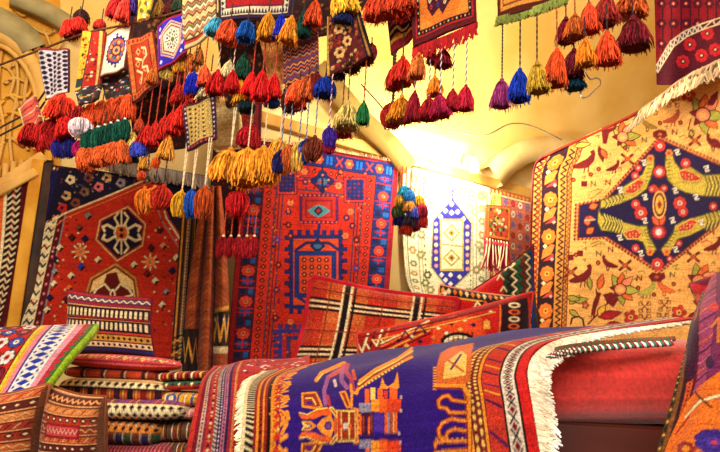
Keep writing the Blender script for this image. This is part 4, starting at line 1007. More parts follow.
def R_(x0, y0, x1, y1, q): a = qk(x0, y0); b = qk(x1, y1); c.rect(a[0], a[1], b[0], b[1], q)
ln(qk, [(190, 68), (215, 32), (260, 12), (330, -20)], 4, GO); ln(qk, [(195, 66), (222, 36)], 1.6, GC)
for off, q in ((0, GO), (16, RB_), (32, GC), (48, GO)): ln(qk, [(400 + off * .3, 118 - off), (470 + off * .5, 60 - off), (560 + off, 5 - off), (680, -50 - off)], 2.6, q)
for k in range(14): X, Y = qk(410 + k * 17, 110 - k * 10.5); c.dia(X, Y, 1.6, 1.6, GC)
ln(qk, [(240, 185), (232, 120), (250, 55), (300, 20)], 4.2, LIL); ln(qk, [(262, 190), (250, 150)], 3, (180, 50, 60)); ln(qk, [(262, 50), (300, 30), (330, -10)], 3, (206, 70, 40))
ln(qk, [(350, 105), (322, 70), (322, 30), (340, 0)], 4.6, LIL); ln(qk, [(380, 110), (372, 60), (340, 20), (350, -10)], 4.4, (176, 60, 90)); ln(qk, [(392, 60), (380, 20)], 3, (206, 80, 50)); ln(qk, [(285, 70), (292, 95)], 3, (220, 190, 190))
pl(qk, [(315, 130), (340, 125), (368, 195), (350, 200)], RB_, GO, 1.8); ln(qk, [(370, 90), (372, 125), (400, 135), (405, 110)], 2.6, GO); ln(qk, [(375, 130), (372, 200)], 2.4, GO)
for f in (1, -1):
    M = lambda pts: [(x, 290 + (y - 290) * f) for x, y in pts]
    pl(qk, M([(118, 135), (188, 130), (222, 198), (190, 206), (120, 198)]), RB_, GO, 2.0); ln(qk, M([(135, 160), (170, 158), (190, 190)]), 1.4, GC); pl(qk, M([(140, 175), (165, 172), (175, 190), (140, 190)]), PUR)
    pl(qk, M([(98, 232), (140, 242), (200, 214), (262, 205), (275, 240), (225, 238), (185, 256), (120, 258)]), OG); ln(qk, M([(105, 228), (145, 236), (200, 210), (250, 204)]), 1.3, GC)
    ln(qk, M([(122, 272), (160, 272), (186, 290)]), 2.0, GO); ln(qk, M([(122, 272), (130, 285), (160, 290)]), 1.6, GC)
    pl(qk, M([(262, 204), (275, 200), (318, 248), (308, 262)]), RB_, GC, 1.3)
    ln(qk, M([(385, 205), (404, 210), (398, 250), (404, 290)]), 2.2, GO)
    # stepped tower half
    R_(410, 290 + (178 - 290) * f, 468, 290 + (222 - 290) * f, GRL); R_(470, 290 + (160 - 290) * f, 512, 290 + (218 - 290) * f, GO); R_(512, 290 + (150 - 290) * f, 552, 290 + (222 - 290) * f, OG); R_(552, 290 + (158 - 290) * f, 626, 290 + (218 - 290) * f, (216, 62, 28))
    R_(440, 290 + (112 - 290) * f, 462, 290 + (178 - 290) * f, OG); R_(468, 290 + (104 - 290) * f, 492, 290 + (162 - 290) * f, GC); R_(504, 290 + (108 - 290) * f, 530, 290 + (160 - 290) * f, OG); R_(535, 290 + (120 - 290) * f, 556, 290 + (160 - 290) * f, (190, 50, 36)); R_(566, 290 + (100 - 290) * f, 606, 290 + (160 - 290) * f, OG)
    pl(qk, M([(514, 108), (528, 52), (540, 84), (562, 104), (550, 112)]), GO); pl(qk, M([(556, 100), (590, 74), (606, 20), (616, 104), (604, 112)]), GO)
pl(qk, [(195, 290), (222, 258), (268, 234), (290, 290), (268, 346), (222, 326)], GO); pl(qk, [(232, 290), (245, 268), (268, 266), (274, 290), (266, 312), (245, 312)], PUR); pl(qk, [(240, 290), (250, 276), (264, 276), (268, 290), (262, 303), (250, 303)], (110, 60, 120))
R_(296, 212, 392, 368, GC); R_(302, 218, 318, 362, (200, 50, 30)); R_(324, 220, 356, 360, RB_); R_(364, 222, 388, 358, RB_); R_(318, 280, 372, 302, OG); R_(330, 276, 356, 304, (206, 190, 170)); R_(284, 250, 300, 330, (206, 80, 40))
R_(408, 224, 482, 338, (60, 20, 50))
for k, q in enumerate([OG, RB_, (60, 20, 60), OG, (120, 50, 40)]): R_(412 + k * 14, 230 + (k % 2) * 14, 422 + k * 14, 332 - (k % 3) * 14, q)
R_(484, 222, 536, 320, (74, 40, 150)); R_(540, 220, 556, 326, OG)
for k, q in enumerate([GRL, (180, 70, 50), GO, OG]): R_(556 + k * 13, 220, 567 + k * 13, 326, q)
for k in range(4): R_(404, 232 + k * 28, 412, 244 + k * 28, GO)
for x, y in [(626, 150), (626, 214), (616, 326), (622, 372)]: R_(x - 6, y - 8, x + 6, y + 8, (190, 160, 170))
c.oamt = .62
prug = c.build('purple_rug', thick=.008); tag(prug, 'purple rug with orange medallions and cream fringe draped over the divan in front', 'rug')
# fringe at the right end, over the velvet
pts = [(700, 321, 1.69), (650, 327, 1.58), (602, 333, 1.49), (566, 339, 1.44), (546, 346, 1.41), (533, 357, 1.38), (528, 370, 1.355), (529, 386, 1.335), (532, 404, 1.315), (538, 440, 1.30), (548, 500, 1.30)]
dirs = [(-.1, -.8, .05), (-.05, -.8, .0), (0, -.8, -.05), (.2, -.6, -.15), (.6, -.35, -.3), (.9, -.2, -.25), (1, -.1, -.1), (1, -.1, -.12), (1, -.1, -.16), (1, -.1, -.2), (1, -.1, -.25)]
fringe('fringe', [P(*p) for p in pts], dirs, .040, (246, 232, 206), prug, 620, .0034, .5, .15, .006, 13)
fringe('fringe', [P(x, y, d - .004) for x, y, d in pts], dirs, .03, (236, 214, 180), prug, 400, .003, .5, .2, .006, 9)
ll = [(l[0], l[1], l[2] - .004) for l in L_]
fringe('fringe', [P(*p) for p in ll], [Vector((-1, -.2, -.25))] * 6, .018, (236, 220, 180), prug, 200, .0024, .6, .2, .004, 7)
# green and white braid lying along the velvet
def braid(name, pts, r_, label):
    A = crv(np.array([list(P(*p)) for p in pts]), 160); t = np.linspace(0, 34 * 2 * math.pi, 160)
    b = empty(name, A[0], label, 'braid')
    for q, col in enumerate([(30, 110, 80), (240, 232, 214), (150, 40, 36)]):
        ph = q * 2.094; off = np.stack([0 * t, np.cos(t + ph), np.sin(t + ph)], -1) * r_
        V, Q = tubes((A + off - A[0])[None], r_ * .85, 6); link('strand', npmesh('strand', V, Q), yarn(col), b)
    return b
braid('twisted_braid', [(540, 370, 1.375), (545, 361, 1.38), (556, 354.5, 1.385), (580, 350, 1.39), (622, 346, 1.405), (672, 343, 1.425)], .0045, 'thin green and white twisted braid along the top of the velvet bolster')
braid('twisted_braid', [(556, 350, 1.39), (578, 346, 1.398), (625, 341.5, 1.41), (674, 339, 1.43)], .004, 'second thin braid right above the green and white one, under the fringe').children[1].active_material = yarn((120, 70, 40))

# ---- rug at the right corner
G = [[P(x, y, d) for x, y, d in r] for r in [[(704, 296, 1.45), (725, 274, 1.42), (770, 250, 1.4)], [(694, 322, 1.25), (722, 306, 1.2), (770, 290, 1.2)], [(688, 362, 1.18), (720, 352, 1.12), (770, 345, 1.1)], [(677, 400, 1.16), (715, 398, 1.1), (770, 395, 1.08)], [(652, 478, 1.14), (700, 478, 1.06), (770, 478, 1.05)]]]
c = Cloth(G, 110, 210, (110, 36, 80), [(.004, 2, 1, 0)]); c.uv()
c.rect(0, 0, .045, 1, (60, 50, 30)); c.rect(.045, 0, .09, 1, (120, 70, 36)); c.rect(.09, 0, .13, 1, (50, 24, 30)); c.rect(.13, 0, .2, 1, (200, 80, 40)); c.rect(.2, 0, .24, 1, (90, 20, 30))
for k in range(50): c.dia(.022, k / 50, .016, .006, [GOLD, BLK][k % 2]); c.dia(.165, k / 50, .02, .006, (130, 30, 24))
c.rect(.24, 0, .42, 1, (150, 60, 100)); 
for k in range(18): c.line([(.24, k / 18), (.42, k / 18 - .04)], .02, [(90, 30, 70), (180, 90, 110), (196, 90, 50)][k % 3], .6)
c.px(); c.poly([(694, 330), (702, 320), (702, 350), (697, 380), (689, 385)], (60, 20, 50))
c.poly([(672, 442), (690, 404), (722, 372), (770, 360), (770, 480), (660, 480)], (226, 110, 34))
c.line([(690, 420), (705, 404), (722, 396)], 2.4, CREAM); c.line([(700, 395), (712, 410)], 2, (60, 40, 30)); c.line([(680, 436), (694, 420)], 2.2, RED)
c.flower(712, 444, 16, 14, (60, 40, 130), (90, 50, 150), 9, (196, 60, 40)); c.flower(690, 452, 8, 8, (150, 40, 40), GO, 7)
c.line([(714, 330), (722, 322), (722, 345)], 3, (200, 110, 60)); c.ell(716, 312, 5, 4, (190, 60, 60)); c.ell(714, 365, 4, 6, (60, 24, 70))
o = c.build('corner_rug', thick=.01); tag(o, 'dark magenta rug with orange patches hanging over the lower right corner', 'rug')
c = Cloth([[P(690, 286, 1.75), P(760, 278, 1.7)], [P(696, 302, 1.72), P(760, 298, 1.66)]], 60, 20, (190, 40, 46), [(.01, 1, 1, 0)]); c.uv(); c.rect(0, .3, 1, .6, (110, 24, 50)); c.rect(0, .8, 1, 1, (226, 110, 90))
o = c.build('folded_kilim', thick=.03); tag(o, 'folded red kilim behind the lower right corner rug', 'kilim')

# ---- red rug draped left of the purple one
G = [[P(x, y, d) for x, y, d in r] for r in [[(214, 368, 2.05), (250, 363, 2.03), (310, 358, 2.0)], [(203, 380, 1.9), (245, 376, 1.86), (310, 372, 1.85)], [(197, 410, 1.8), (243, 410, 1.75), (310, 406, 1.72)], [(178, 500, 1.75), (240, 500, 1.68), (310, 500, 1.66)]]]
c = Cloth(G, 160, 220, (176, 32, 34), [(.004, 1.5, 1, 0)]); c.uv()
bands = [(0, .05, (200, 50, 40)), (.05, .09, (130, 24, 40)), (.09, .13, (214, 170, 150)), (.13, .16, (150, 40, 60)), (.16, .23, (190, 50, 50)), (.23, .27, (220, 190, 170)), (.27, .31, (44, 30, 90)), (.31, .35, (190, 110, 130)), (.35, .38, (44, 30, 90)), (.38, .41, (170, 40, 50)), (.41, .43, (214, 130, 80))]
for a, b, q in bands: c.rect(a, 0, b, 1, q)
for k in range(60):
    y = k / 60; c.dia(.11, y, .012, .006, MAR); c.line([(.235, y), (.265, y + .008)], .008, BLK); c.dia(.29, y, .01, .006, (220, 190, 200)); c.dia(.33, y, .012, .006, NAVY); c.dia(.195, y, .02, .006, [(230, 130, 60), NAVY, CREAM][k % 3]); c.dia(.43, y, .012, .01, (214, 110, 60))
for k in range(120):
    x = rng.uniform(.46, .98); y = rng.uniform(.02, .98); q = [(240, 210, 210), (226, 120, 100), (110, 16, 30), (60, 24, 60), (235, 225, 225)][k % 5]; c.poly([(x - .016, y), (x - .004, y - .013), (x + .014, y - .01), (x + .016, y + .006), (x + .002, y + .014)], q)
c.rect(0, 0, 1, .03, (200, 60, 50))
o = c.build('red_rug', thick=.008); tag(o, 'red rug with small white flecks and striped border draped left of the purple rug', 'rug')

# ================================================================== LEFT PILES
bn = empty('display_bench', (-1.0, 1.9, 0), 'low wooden bench carrying the piles of folded kilims', 'bench')
BZ = P(140, 452, 2.0).z - .07
bxm('bench_top', -1.75, -.40, 1.45, 2.62, BZ - .05, BZ, dmat, bn)
for x in (-1.7, -.48):
    for y in (1.5, 2.52): bxm('leg', x, x + .06, y, y + .06, 0, BZ - .05, dmat, bn)
def kil(x0, x1, yc0, yc1, hpx, d, label, paint, base=DRED, dp=.13, name='folded_kilim', cat='kilim', ex=.68, ep=6, nx=150, ny=60, group=None):
    A = P(x0, yc0, d + dp); B = P(x1, yc1, d + dp)
    return slab(name, A, B, hpx / 2 * d / F, dp, nx, ny, base, label, paint, cat, 0, ex, ep, group)
def p1(c):
    c.rect(0, 0, 1, .47, (206, 60, 70)); 
    for k in range(20): x = k / 20; c.dia(x, .40, .016, .06, [(240, 190, 80), (230, 120, 130), (90, 130, 70)][k % 3]); c.dia(x + .025, .36, .012, .04, CREAM); c.dia(x, .4, .006, .02, DRED)
    c.rect(0, .47, 1, .5, (170, 20, 30)); c.rect(0, .5, 1, .53, (230, 90, 90)); c.rect(0, .53, 1, 1, (180, 40, 26))
def p1b(c):
    c.rect(0, 0, 1, 1, (176, 60, 30))
    for k in range(5): x = k / 5 + .05; c.rect(x, 0, x + .03, 1, (60, 30, 40)); c.rect(x + .036, 0, x + .05, 1, (210, 170, 120)); c.rect(x + .06, 0, x + .07, 1, (130, 60, 60))
    c.rect(0, .25, 1, .32, (206, 110, 60))
def p2(c):
    c.rect(0, 0, 1, 1, (226, 150, 60)); c.rect(0, .3, 1, .34, (236, 200, 130)); c.rect(0, .46, 1, .5, BLK)
    c.rect(0, .37, 1, .46, CREAM)
    for k in range(15): c.dia(k / 15 + .02, .415, .026, .045, BLK)
    c.rect(0, .5, 1, 1, (206, 90, 40))
    for k in range(9): x = k / 9; c.rect(x, .5, x + .05, .75, [BLK, (150, 30, 26), (60, 30, 50)][k % 3]); c.rect(x + .07, .5, x + .085, .75, GOLD)
def p3(c):
    c.rect(0, 0, 1, 1, (150, 60, 100))
    for k in range(18): x = k / 18; c.rect(x, 0, x + .02, .42, [(110, 50, 120), (200, 90, 90), (206, 150, 70), (80, 60, 140)][k % 4])
    c.rect(0, .42, 1, .62, CREAM)
    for k in range(15): c.dia(k / 15 + .01, .47, .026, .035, BLK); c.dia(k / 15 + .043, .54, .026, .035, BLK); c.dia(k / 15 + .01, .6, .024, .03, BLK)
    c.rect(0, .62, 1, .68, (40, 50, 140)); c.rect(0, .68, 1, 1, (40, 26, 50))
def p4(c):
    c.rect(0, 0, 1, 1, (220, 130, 50))
    for k in range(12): c.dia(k / 12 + .02, .35, .026, .04, BLK); c.dia(k / 12 + .02, .44, .026, .04, BLK); c.dia(k / 12 + .06, .395, .014, .02, CREAM)
    c.rect(0, .49, 1, 1, (50, 36, 60))
    for k in range(11): x = k / 11; c.rect(x, .49, x + .06, .8, [(34, 40, 90), (40, 80, 50), (110, 40, 40)][k % 3]); c.rect(x + .065, .49, x + .072, .8, (220, 190, 150)); c.rect(x + .08, .49, x + .085, .8, (200, 160, 120))
def p5(c):
    c.rect(0, 0, 1, 1, (190, 50, 70))
    for k in range(60): c.line([(k / 60, .3), (k / 60 + .02, .7)], .004, [(240, 170, 160), (90, 20, 50)][k % 2], 3)
def p0(c):
    c.rect(0, 0, 1, 1, (40, 40, 60)); c.rect(0, .28, 1, .36, GOLD); c.rect(0, .36, 1, .44, CREAM); c.rect(0, .56, 1, .64, (200, 80, 50))
    for k in range(18): c.dia(k / 18 + .02, .34, .018, .03, BLK); c.dia(k / 18 + .02, .42, .016, .03, (60, 60, 130)); c.dia(k / 18 + .03, .5, .014, .04, CREAM)
0 and kil(84, 154, 342, 344, 20, 2.18, 'folded black and white kilim with gold zigzags under the upright striped cushion', p0)
kil(70, 180, 359, 366, 15, 2.10, 'red cushion with pink flowered edge, topmost of the folded stack', p1, name='flat_cushion', cat='cushion', ex=.8, ep=3)
kil(72, 167, 371, 375, 12, 2.12, 'folded rust kilim with thin dark stripes right below the pink flowered cushion', p1b)
kil(66, 178, 387, 392, 23, 2.06, 'folded gold kilim edged with black and cream diamonds in the middle of the stack', p2)
kil(86, 194, 406, 409, 21, 2.02, 'folded violet striped kilim edged with black and white checks', p3)
kil(84, 170, 427, 432, 23, 2.02, 'folded orange kilim with black diamonds and dark blue squares, low in the stack', p4)
kil(80, 182, 448, 450, 18, 2.02, 'folded pink twill kilim at the bottom of the stack', p5)
def q1(c):
    for k in range(14): x = k / 14; c.line([(x, .2), (x + .08, .8)], .03, [GOLD, BLK, CREAM, (200, 50, 40)][k % 4], 3)
def q2(c):
    c.rect(0, 0, 1, .5, (40, 90, 60)); c.rect(0, .5, 1, 1, (190, 40, 34))
    for k in range(8): c.dia(k / 8 + .05, .45, .03, .06, [CREAM, BLK][k % 2])
def q3(c):
    c.rect(0, 0, 1, 1, (226, 160, 40))
    for k in range(6): x = k / 6; c.rect(x, 0, x + .05, 1, [(60, 90, 170), CREAM, (60, 90, 170)][k % 3])
    c.ell(.35, .48, .13, .1, (60, 90, 170)); c.ell(.35, .48, .06, .05, CREAM)
def q4(c):
    c.rect(0, 0, 1, 1, (210, 120, 110)); 
    for k in range(8): c.rect(k / 8, 0, k / 8 + .04, 1, (230, 200, 180))
def q5(c):
    c.rect(0, 0, 1, 1, (110, 60, 40))
    for k in range(16): x = k / 16; c.line([(x, .2), (x + .1, .8)], .02, [GOLD, BLK, (60, 70, 60), CREAM, (140, 40, 40)][k % 5], 2)
kil(158, 212, 377, 375, 9, 2.12, 'thin folded kilim with slanting gold and black stripes on top of the small stack', q1, dp=.1, nx=80, ny=40)
kil(160, 208, 386, 384, 9, 2.10, 'thin folded green and red kilim, second in the small stack beside the red rug', q2, dp=.1, nx=80, ny=40)
kil(166, 204, 397, 399, 13, 2.08, 'folded yellow kilim with pale blue patches in the small stack beside the red rug', q3, dp=.1, nx=80, ny=40)
kil(172, 204, 411, 412, 12, 2.08, 'folded pale pink kilim below the yellow one beside the red rug', q4, dp=.1, nx=80, ny=40)
kil(156, 200, 428, 430, 20, 2.08, 'folded brown kilim with slanting stripes beside the red rug', q5, dp=.1, nx=80, ny=40)
kil(166, 200, 449, 449, 18, 2.07, 'folded brown striped kilim lowest beside the red rug', q5, dp=.1, nx=80, ny=40)
# upright striped cushion
def sp(c):
    c.uv(); c.rect(0, 0, 1, 1, (60, 20, 40)); c.rect(0, 0, 1, .05, (150, 20, 40))
    c.rect(0, .06, 1, .13, (90, 70, 110))
    for k in range(12): c.line([(k / 12, .12), (k / 12 + .04, .07), (k / 12 + .08, .12)], .014, CREAM, .8)
    c.rect(0, .14, 1, .19, (130, 30, 50)); c.rect(0, .2, 1, .22, (206, 150, 90))
    for y in (.26, .47):
        c.rect(0, y - .025, 1, y + .15, (44, 18, 34))
        for k in range(19): c.rect(k / 19 + .008, y, k / 19 + .034, y + .12, CREAM)
    c.rect(0, .425, 1, .44, (200, 120, 60)); c.rect(0, .39, 1, .41, (150, 30, 40))
    c.rect(0, .63, 1, .66, (190, 60, 40)); c.rect(0, .68, 1, .78, (200, 150, 60)); c.rect(0, .8, 1, .88, CREAM); c.rect(0, .9, 1, .95, (40, 50, 120))
    for k in range(17): c.dia(k / 17 + .03, .73, .018, .035, BLK); c.dia(k / 17 + .03, .84, .02, .03, BLK)
cushion('striped_cushion', [(68, 290), (152, 298), (155, 358), (62, 354)], 2.32, 150, 120, MAR, .06, 'dark upright cushion with rows of white bars before the nomad rug', sp, (110, 20, 40), .004)
# bright draped cover at the left
G = [[P(x, y, d) for x, y, d in r] for r in [[(-50, 336, 2.08), (25, 332, 2.06), (99, 330, 2.04)], [(-60, 345, 1.95), (15, 342, 1.93), (92, 340, 1.92)], [(-75, 372, 1.84), (0, 368, 1.83), (72, 362, 1.82)], [(-90, 412, 1.78), (-18, 404, 1.77), (50, 391, 1.76)]]]
c = Cloth(G, 230, 150, (206, 30, 30)); c.uv()
bs = [(.975, 1, (150, 190, 30)), (.955, .975, (60, 110, 50)), (.905, .955, (196, 40, 60)), (.86, .905, (236, 150, 170)), (.845, .86, WHT), (.70, .845, WHT), (.685, .70, (40, 50, 150)), (.655, .685, (236, 130, 150)), (.63, .655, (230, 170, 50)), (.61, .63, (226, 200, 60)), (.60, .61, BLK)]
for a, b, q in bs: c.rect(a, 0, b, 1, q)
for k in range(14): y = (k + .5) / 14; c.poly([(.775 - .05, y), (.775, y - .032), (.775 + .05, y), (.775, y + .032)], (30, 50, 170)); c.dia(.72, y + .035, .012, .02, (30, 50, 170)); c.dia(.83, y + .035, .012, .02, (30, 50, 170)); c.dia(.945, y, .018, .025, (40, 120, 60))
for i in range(4):
    for j in range(6):
        x, y = .545 - i * .1 , .07 + j * .18
        q = [(236, 226, 220), (120, 20, 40), (60, 70, 160)][(i + j) % 3]; q2_ = [(206, 40, 40), (230, 120, 130), WHT][(i + j) % 3]
        c.ell(x, y, .05, .085, BLK); c.flower(x, y, .047, .08, q, q2_, 6, BLK)
o = c.build('bright_cover', thick=.02); tag(o, 'bright woven cover with blue diamonds on white and a lime green edge at the left', 'cover')
def bagp(seed):
    def f(c):
        c.uv(); c.rect(0, 0, 1, 1, (176, 66, 34))
        n = 9
        for k in range(n):
            y = k / n; q = [(150, 46, 26), (196, 90, 44), (90, 30, 24), (206, 120, 60), (166, 50, 30)][(k + seed) % 5]; c.rect(0, y, 1, y + 1 / n, q)
            c.rect(0, y, 1, y + .012, (224, 160, 100)); c.rect(0, y + .02, 1, y + .03, (70, 26, 24))
            if k % 3 == seed % 3: 
                for j in range(9): c.dia(j / 9 + .05, y + .06, .045, .035, (90, 24, 20)); c.dia(j / 9 + .05, y + .06, .02, .015, CREAM)
            elif k % 3 == (seed + 1) % 3: c.zig(0, 1, y + .065, .02, 22, .018, (216, 150, 90))
            else:
                for j in range(14): c.line([(j / 14, y + .09), (j / 14 + .04, y + .045)], .012, [(226, 180, 120), (60, 30, 40)][j % 2])
        if seed == 2: c.rect(.25, .33, .8, .5, (150, 30, 36)); c.rect(.28, .36, .77, .47, (196, 60, 60)); c.zig(.28, .77, .415, .03, 16, .014, (230, 150, 130))
        c.rect(0, 0, .03, 1, (110, 60, 30)); c.rect(.97, 0, 1, 1, (110, 60, 30))
    return f
cushion('saddle_bag', [(-48, 400), (50, 384), (38, 478), (-60, 478)], 1.74, 130, 130, BRN, .1, 'rust brown woven bag cushion in the bottom left corner', bagp(1), (130, 70, 40), .005)
cushion('saddle_bag', [(50, 385), (106, 397), (106, 478), (38, 478)], 1.80, 110, 130, BRN, .1, 'rust brown woven bag cushion with a red oblong patch, beside the one in the corner', bagp(2), (130, 70, 40), .005)
# ================================================================== HANGING MATS AND BAGS
def D(x): return float(np.interp(x, [0, 40, 250, 430, 600], [2.15, 2.1, 1.85, 1.6, 1.5]))
def mat4(name, cs, nx, ny, base, paint, label, cat='mat', dz=0, thick=.012, wave=None, mid=None):
    d = [D(x) + dz for x, y in cs]
    G = [[P(*cs[0], d[0]), P(*cs[1], d[1])]]
    if mid: G.append([P(*m, D(m[0]) + dz) for m in mid])
    G.append([P(*cs[3], d[3]), P(*cs[2], d[2])])
    c = Cloth(G, nx, ny, base, wave or [(.004, 1.3, .4, cs[0][0])]); c.uv(); paint(c)
    o = c.build(name, thick=thick); return tag(o, label, cat)
def m_check(c):
    c.rect(0, 0, 1, 1, (206, 196, 206)); c.rect(0, 0, 1, .05, (140, 40, 40))
    for i in range(5):
        for j in range(9):
            x = .1 + i * .2; y = .1 + j * .1 + (i % 2) * .05; c.ell(x, y, .08, .04, (34, 20, 40)); c.dia(x + .1, y, .02, .012, (150, 90, 130))
    c.rect(0, .96, 1, 1, (220, 210, 200)); c.line([(0, .05), (0, 1)], .03, (120, 100, 110)); c.line([(1, .05), (1, 1)], .06, (90, 40, 60))
mat4('woven_bag', [(41, 50), (71, 50), (69, 92), (48, 100)], 60, 80, CREAM, m_check, 'white bag with black checker dots hanging at the upper left', 'bag')
def m_red(c):
    c.rect(0, 0, .3, 1, (226, 170, 50)); c.rect(.3, 0, .36, 1, (40, 30, 60)); c.rect(.36, 0, .8, 1, (176, 36, 26)); c.rect(.8, 0, 1, 1, (206, 170, 90)); c.rect(.9, 0, 1, 1, (150, 40, 30))
    c.speck(24, .05, .05, .28, .95, .05, [RED, BLK, ORG], .5); c.speck(26, .4, .05, .78, .95, .05, [(226, 110, 50), MAR, (90, 20, 20), CREAM], .5); c.rect(.0, .8, .3, .95, (40, 60, 60))
mat4('woven_mat', [(86, 33), (107, 33), (101, 86), (76, 92)], 60, 90, RED, m_red, 'red and yellow striped mat hanging between the checker bag and the white mat')
def m_white(c):
    c.rect(0, 0, 1, 1, (90, 30, 26)); c.rect(.04, .04, .96, .98, (196, 150, 110)); c.rect(.08, .07, .94, .95, (242, 228, 200))
    n = 18; pts = []
    for k in range(n * 2):
        a = k * math.pi / n; r = 1.0 if k % 2 else .84; pts.append((.52 + .36 * r * math.cos(a), .5 + .34 * r * math.sin(a)))
    c.poly(pts, (40, 36, 120)); c.poly([(.52, .1), (.57, .17), (.47, .17)], (40, 36, 120)); c.poly([(.52, .9), (.57, .83), (.47, .83)], (40, 36, 120))
    c.ell(.52, .5, .27, .25, (176, 84, 50)); c.ell(.52, .5, .2, .18, (110, 40, 40))
    for k in range(10):
        a = k * .628; c.ell(.52 + .19 * math.cos(a), .5 + .17 * math.sin(a), .045, .04, [(226, 150, 90), (90, 90, 150)][k % 2])
    c.ell(.52, .5, .1, .09, (214, 150, 90)); c.ell(.52, .5, .05, .045, (80, 60, 120))
mat4('woven_mat', [(107, 36), (134, 24), (128, 70), (102, 79)], 90, 110, CREAM, m_white, 'cream mat with a round dark blue flower medallion hanging upper left')
def m_org(c):
    c.rect(0, 0, 1, 1, (170, 52, 24)); c.frame(0, 0, 1, 1, .16, .12, (200, 96, 40)); c.frame(.0, 0, 1, 1, .03, .02, (110, 30, 24)); c.frame(.15, .11, .85, .89, .02, .015, (90, 24, 20))
    for k in range(9):
        for x in (.08, .92): c.dia(x, .06 + k * .11, .05, .035, (226, 130, 60)); c.dia(x, .06 + k * .11, .02, .015, MAR)
    for k in range(7):
        for y in (.06, .94): c.ell(.1 + k * .13, y, .04, .03, (150, 30, 30))
    for x, y in [(.35, .25), (.3, .45), (.65, .3), (.65, .62), (.4, .75), (.7, .8)]: c.dia(x, y, .1, .07, (230, 150, 90)); c.dia(x, y, .05, .035, (150, 40, 30))
    c.line([(.5, .2), (.7, .25), (.72, .4), (.55, .45), (.5, .55), (.7, .6), (.72, .72)], .05, (240, 200, 140), .8); c.line([(.25, .35), (.5, .42)], .04, (240, 200, 140)); c.line([(.25, .55), (.5, .65), (.4, .8)], .04, (240, 200, 140))
mat4('woven_mat', [(129, 42), (155, 33), (160, 84), (134, 104)], 90, 120, RED, m_org, 'rust orange mat with cream vine figures right of the cream mat')
def m_blue(c):
    c.rect(0, 0, 1, 1, (150, 30, 50)); c.rect(.05, .04, .97, .97, (46, 34, 170))
    def hx(r, q): c.poly([(.5, .5 - .43 * r), (.5 + .36 * r, .5 - .24 * r), (.5 + .36 * r, .5 + .24 * r), (.5, .5 + .43 * r), (.5 - .36 * r, .5 + .24 * r), (.5 - .36 * r, .5 - .24 * r)], q)
    hx(1, (220, 160, 150)); hx(.92, (80, 40, 130)); hx(.86, (226, 190, 150)); hx(.76, (150, 60, 60)); hx(.68, (226, 210, 180))
    for k in range(8):
        a = k * .785 + .39; c.ell(.5 + .15 * math.cos(a), .5 + .17 * math.sin(a), .055, .06, (236, 230, 200)); c.ell(.5 + .15 * math.cos(a), .5 + .17 * math.sin(a), .028, .03, [(60, 40, 110), (120, 120, 60)][k % 2])
        c.line([(.5 + .08 * math.cos(a + .39), .5 + .09 * math.sin(a + .39)), (.5 + .2 * math.cos(a + .39), .5 + .22 * math.sin(a + .39))], .022, (60, 30, 90))
    c.ell(.5, .5, .05, .055, (90, 110, 50))
    for x, y in [(.13, .13), (.88, .12), (.13, .88), (.86, .9), (.12, .3), (.9, .72)]: c.dia(x, y, .05, .05, (200, 200, 240))
mat4('woven_mat', [(158, 27), (188, 11), (188, 54), (161, 72)], 100, 120, BLUE, m_blue, 'royal blue mat with a white starred hexagon medallion')
def m_zz(c):
    c.rect(0, 0, 1, 1, (206, 180, 120)); qs = [(226, 200, 150), (150, 50, 40), (110, 110, 60), (236, 220, 180), (196, 120, 80), (120, 40, 60), (206, 190, 110)]
    for k in range(22): c.zig(-.02, 1.02, -.02 + k * .045, .032, 10, .03, qs[k % 7], 1.0)
    c.rect(0, .88, 1, .91, (90, 30, 20)); c.rect(0, .91, 1, .95, (200, 60, 40)); c.rect(0, .95, 1, 1, (230, 200, 140))
mat4('woven_mat', [(184, -14), (218, -22), (217, 32), (186, 52)], 80, 110, TAN, m_zz, 'beige zigzag striped mat right of the royal blue one')
def m_bw(c):
    c.rect(0, 0, 1, 1, (50, 26, 60)); c.rect(.04, 0, .96, .92, (236, 214, 180)); 
    for k in range(24): c.poly([(.04 + k * .04, .9), (.06 + k * .04, .78), (.08 + k * .04, .9)], BLK); 
    for k in range(7):
        for x, f in ((.045, 1), (.955, -1)): c.poly([(x, .05 + k * .11), (x + f * .05, .1 + k * .11), (x, .15 + k * .11)], BLK)
    c.rect(.1, 0, .9, .76, (60, 30, 90)); c.rect(.115, 0, .885, .73, (166, 24, 26))
    for x in (.3, .5, .7): c.line([(x - .1, .0), (x - .06, .3), (x - .1, .5), (x - .03, .56), (x, .4), (x + .03, .56), (x + .1, .5), (x + .06, .3), (x + .1, 0)], .025, (226, 190, 120), 2.6); c.dia(x, .3, .03, .1, GRN)
mat4('woven_mat', [(219, -26), (296, -30), (292, 18), (220, 22)], 150, 80, RED, m_bw, 'red mat with black and white triangle border at the top edge')
def m_dz(c):
    c.rect(0, 0, 1, 1, (90, 34, 50)); qs = [(60, 30, 90), (200, 90, 50), (40, 30, 50), (176, 130, 90), (150, 40, 50), (90, 70, 130), (110, 50, 40), (210, 140, 70)]
    for k in range(24): c.zig(-.02, 1.02, -.02 + k * .043, .034, 12, .028, qs[k % 8], 1.0)
mat4('woven_mat', [(283, 44), (318, 32), (320, 74), (286, 88)], 90, 100, MAR, m_dz, 'dark violet and orange zigzag mat hanging in the middle above the castle rug', dz=.03)
